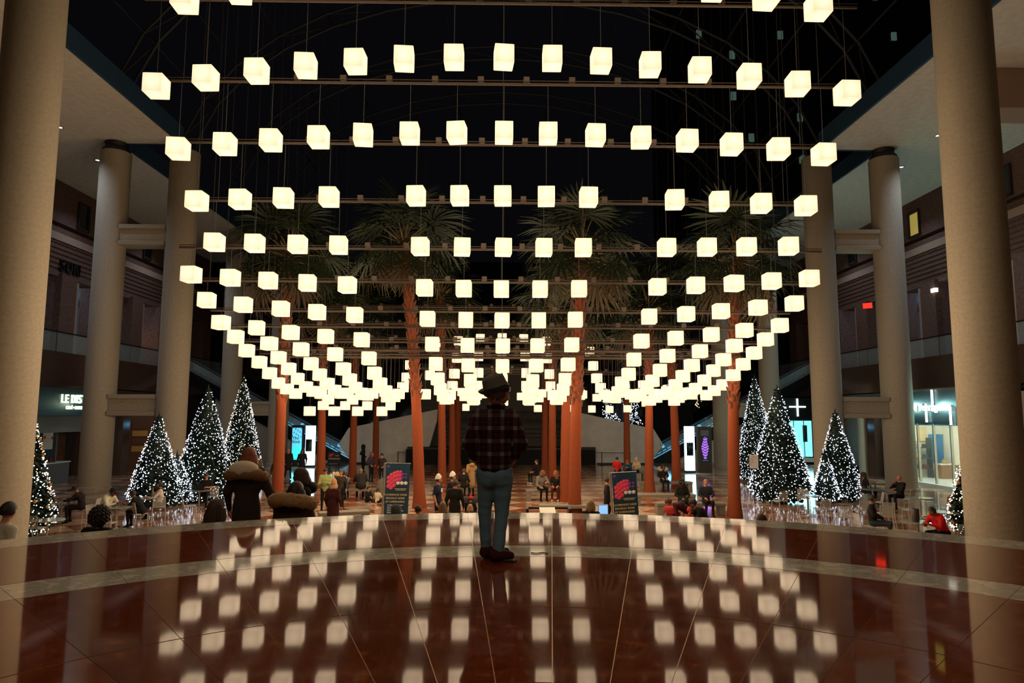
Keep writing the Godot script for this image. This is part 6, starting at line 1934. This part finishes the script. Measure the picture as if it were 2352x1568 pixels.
func build_boy() -> void:
	var t := thing("person", "boy in a grey felt hat and plaid shirt standing on the marble landing", "person", Vector3(-0.055, LAND, -5.21), PI)
	var skin := lin(c8(176, 116, 88))
	var jean := lin(c8(92, 118, 132))
	var shoe := lin(c8(62, 26, 24))
	# joints; facing away, +x is image-left
	var hip := Vector3(0.0, 0.625, 0.0)
	var neck := Vector3(-0.012, 1.125, -0.005)
	var head := Vector3(-0.022, 1.215, 0.012)
	var f := Flesh.new()
	f.bone(hip + Vector3(0.055, 0.0, 0), hip + Vector3(-0.06, 0.0, 0), 0.083, 0.083, jean, 1.05)
	f.bone(hip, hip + Vector3(0, 0.2, 0), 0.095, 0.09, jean, 1.15)
	f.bone(hip + Vector3(0.052, -0.04, 0.0), Vector3(0.068, 0.345, 0.02), 0.077, 0.049, jean)
	f.bone(Vector3(0.068, 0.345, 0.02), Vector3(0.058, 0.1, 0.035), 0.047, 0.039, jean)
	f.bone(hip + Vector3(-0.062, -0.04, -0.01), Vector3(-0.06, 0.345, -0.02), 0.081, 0.052, jean)
	f.bone(Vector3(-0.06, 0.345, -0.02), Vector3(-0.036, 0.09, -0.075), 0.05, 0.042, jean)
	f.bone(hip + Vector3(0.03, -0.02, -0.05), hip + Vector3(0.04, -0.06, -0.045), 0.062, 0.055, jean)
	f.bone(hip + Vector3(-0.045, -0.02, -0.055), hip + Vector3(-0.05, -0.06, -0.05), 0.064, 0.056, jean)
	# shoes point to his right
	f.bone(Vector3(0.06, 0.05, 0.03), Vector3(0.03, 0.045, 0.05), 0.046, 0.044, shoe)
	f.bone(Vector3(0.03, 0.04, 0.05), Vector3(-0.095, 0.033, 0.125), 0.042, 0.027, shoe)
	f.bone(Vector3(-0.015, 0.05, -0.085), Vector3(-0.045, 0.045, -0.07), 0.048, 0.046, shoe)
	f.bone(Vector3(-0.045, 0.042, -0.07), Vector3(-0.125, 0.034, -0.035), 0.043, 0.029, shoe)
	f.bone(hip + Vector3(0, 0.2, 0), Vector3(-0.005, 0.98, 0.0), 0.085, 0.095, skin, 1.2)
	f.bone(Vector3(-0.005, 0.98, 0), neck, 0.07, 0.04, skin)
	f.bone(neck, head - Vector3(0, 0.03, 0.0), 0.04, 0.04, skin)
	for q in [[Vector3(0.125, 1.05, -0.005), Vector3(0.185, 0.845, -0.035), Vector3(0.15, 0.735, 0.07)], [Vector3(-0.135, 1.05, -0.005), Vector3(-0.2, 0.84, -0.03), Vector3(-0.155, 0.735, 0.075)]]:
		f.bone(q[0], q[1], 0.035, 0.03, skin); f.bone(q[1], q[2], 0.03, 0.023, skin)
	var m := MB.new()
	f.mesh_into(m, 0.0105, 0.014)
	wrinkle(m, 0.0065, 3.0, Vector3(0.7, 3.4, 0.7), 5)
	var hb := Basis(Vector3.UP, deg_to_rad(-62)) * Basis(Vector3.RIGHT, deg_to_rad(14))
	head_into(m, Transform3D(hb, head), 0.93, skin, 2)
	hand_into(m, Vector3(0.15, 0.735, 0.07), Vector3(-0.35, -0.75, 0.6), Vector3(-1, 0, 0.2), skin, 0.75, 0.6, 1.0)
	hand_into(m, Vector3(-0.155, 0.735, 0.075), Vector3(0.35, -0.75, 0.6), Vector3(1, 0, 0.2), skin, 0.75, 0.6, -1.0)
	part(t, "body", m.mesh(), M.body)
	# shoe soles
	var so := MB.new()
	for q in [[Vector3(-0.015, 0.008, 0.078), -0.54], [Vector3(-0.07, 0.008, -0.06), -0.42]]:
		so.xf = Transform3D(Basis(Vector3.UP, q[1]).rotated(Vector3.UP, PI), q[0])
		so.bbox(Vector3.ZERO, Vector3(0.2, 0.018, 0.078), 0.008)
	so.xf = Transform3D()
	part(t, "shoe_soles", so.mesh(), mat("sole_dark", c8(34, 18, 16), 0.7))
	# plaid shirt, a garment of its own
	var sc := Color.WHITE
	var g := Flesh.new()
	g.bone(Vector3(0.0, 0.70, 0.0), Vector3(-0.004, 0.82, 0.0), 0.128, 0.122, sc, 1.12)
	g.bone(Vector3(-0.004, 0.82, 0), Vector3(-0.006, 0.98, 0), 0.122, 0.118, sc, 1.15)
	g.bone(Vector3(0.055, 0.97, 0), Vector3(-0.065, 0.97, 0), 0.105, 0.105, sc, 1.1)
	g.bone(Vector3(0.112, 1.043, -0.004), Vector3(-0.124, 1.043, -0.004), 0.058, 0.058, sc)
	g.bone(Vector3(-0.006, 1.05, 0), Vector3(-0.01, 1.115, -0.004), 0.07, 0.05, sc)
	for q in [[Vector3(0.122, 1.045, -0.005), Vector3(0.186, 0.845, -0.035), Vector3(0.153, 0.75, 0.06)], [Vector3(-0.132, 1.045, -0.005), Vector3(-0.202, 0.84, -0.03), Vector3(-0.158, 0.75, 0.065)]]:
		g.bone(q[0], q[1], 0.058, 0.05, sc); g.bone(q[1], q[2], 0.05, 0.04, sc)
	var gm := MB.new()
	g.mesh_into(gm, 0.0105, 0.02)
	# cut the hem level instead of round: squash everything below it
	for j in gm.v.size():
		var p := gm.v[j]
		var hem := 0.638 + p.x * -0.10
		if p.y < hem:
			gm.v[j] = Vector3(p.x, hem - (hem - p.y) * 0.12, p.z)
	wrinkle(gm, 0.0075, 2.6, Vector3(1.6, 1.0, 1.6), 8)
	var plaid := Image.create(128, 128, false, Image.FORMAT_RGB8)
	var tone := func(u: float) -> Vector2:    # x: pale stripe, y: red stripe
		var pale := 1.0 if absf(u - 0.5) < 0.15 else 0.0
		var red := 1.0 if absf(u - 0.02) < 0.07 or u > 0.95 else 0.0
		return Vector2(pale, red)
	for y in 128:
		for x in 128:
			var a: Vector2 = tone.call(x / 128.0)
			var b: Vector2 = tone.call(y / 128.0)
			var c := c8(34, 18, 20)
			c = c.lerp(c8(142, 137, 132), 0.30 * (a.x + b.x) + (0.22 if a.x * b.x > 0.0 else 0.0))
			c = c.lerp(c8(104, 18, 28), 0.30 * (a.y + b.y))
			plaid.set_pixel(x, y, c)
	var pm := mat("plaid_flannel", Color.WHITE, 0.95, 0.0, 0.2)
	tri_tex(pm, ImageTexture.create_from_image(plaid), 1.0 / 0.094, false)
	pm.uv1_offset = Vector3(0.15, 0.3, 0.0)
	var sh := part(t, "shirt", gm.mesh(), pm)
	var cm := MB.new()
	var cp := []
	var cr := []
	for k in 17:
		var a := lerpf(-2.7, 2.7, k / 16.0)
		cp.append(neck + Vector3(sin(a) * 0.056, -0.004 + 0.008 * cos(a), -cos(a) * 0.052)); cr.append(0.019)
	cm.tube(cp, cr, 7)
	part(sh, "collar", cm.mesh(), pm)
	# short dark hair below the hat
	var hm := part(t, "hair", hair_mesh("short", 1.0), mat("hair_boy", c8(62, 40, 30), 0.6))
	hm.transform = Transform3D(hb * Basis.from_scale(Vector3.ONE * 0.95), head)
	# felt hat, tipped back
	var hat := Node3D.new()
	hat.name = "hat"
	t.add_child(hat)
	hat.transform = Transform3D(Basis(Vector3.UP, deg_to_rad(-72)) * Basis(Vector3.RIGHT, deg_to_rad(-20)) * Basis(Vector3.BACK, deg_to_rad(3)) * Basis.from_scale(Vector3.ONE * 0.92), head + Vector3(0.006, 0.022, -0.004))
	var felt := mat("felt_grey", Color.WHITE, 1.0, 0.0, 0.1)
	tri_tex(felt, ramp_tex(noise(77, 0.18, 3), [[0.0, c8(82, 80, 74)], [0.5, c8(100, 98, 91)], [1.0, c8(114, 111, 104)]], 256), 9.0, false)
	var cw := MB.new()
	var k0 := cw.v.size()
	var prof := [Vector2(0.091, 0.0), Vector2(0.094, 0.03), Vector2(0.091, 0.07), Vector2(0.086, 0.105), Vector2(0.078, 0.125), Vector2(0.06, 0.136), Vector2(0.03, 0.132), Vector2(0.0, 0.124)]
	var seg := 36
	for j in prof.size():
		for q in seg + 1:
			var a := TAU * q / seg
			var p: Vector2 = prof[j]
			var pinch := 1.0 - 0.12 * smoothstep(0.06, 0.13, p.y) * maxf(sin(a), 0.0)
			var v := Vector3(cos(a) * p.x * 0.93 * pinch, p.y, sin(a) * p.x * 1.1)
			if p.y > 0.1: v.y -= 0.016 * exp(-pow(v.x / 0.025, 2.0)) * smoothstep(0.1, 0.13, p.y)
			cw.vert(v, Vector3(cos(a), 0.15 + 3.0 * smoothstep(0.11, 0.135, p.y), sin(a)).normalized())
	for j in prof.size() - 1:
		for q in seg:
			var o := k0 + j * (seg + 1) + q
			cw.tri(o, o + 1, o + seg + 2); cw.tri(o, o + seg + 2, o + seg + 1)
	part(hat, "crown", cw.mesh(), felt)
	var bm := MB.new()
	var kb := bm.v.size()
	for side in 2:
		for j in 5:
			for q in seg + 1:
				var a := TAU * q / seg
				var u := j / 4.0
				var r := lerpf(0.088, 0.138, u)
				var lift := 0.014 * u * u * (1.0 - 1.3 * sin(a)) + 0.02 * u * u * absf(cos(a))
				bm.vert(Vector3(cos(a) * r * 0.95, lift + (0.004 if side == 0 else 0.0), sin(a) * r * 1.08), Vector3(0, 1 if side == 0 else -1, 0))
	for side in 2:
		for j in 4:
			for q in seg:
				var o := kb + (side * 5 + j) * (seg + 1) + q
				bm.tri(o, o + 1, o + seg + 2); bm.tri(o, o + seg + 2, o + seg + 1)
	part(hat, "brim", bm.mesh(), felt)
	var rb := MB.new()
	rb.xf = Transform3D(Basis.from_scale(Vector3(0.93, 1, 1.1)), Vector3.ZERO)
	rb.lathe([Vector2(0.0925, 0.004), Vector2(0.096, 0.006), Vector2(0.0965, 0.034), Vector2(0.094, 0.037)], 36)
	part(hat, "ribbon", rb.mesh(), mat("ribbon_black", c8(24, 23, 22), 0.7))
	# a bent bit of wire left on the floor
	var wb := MB.new()
	wb.tube([Vector3(-0.06, 0.004, 0), Vector3(-0.02, 0.005, 0.03), Vector3(0.03, 0.004, -0.01), Vector3(0.07, 0.005, 0.02), Vector3(0.05, 0.004, 0.05)], [0.004, 0.004, 0.004, 0.004, 0.004], 5)
	single("twig", wb.mesh(), M.cable, "small dark twig lying on the grey marble band", "twig", Vector3(0.29, LAND + 0.001, -5.42))
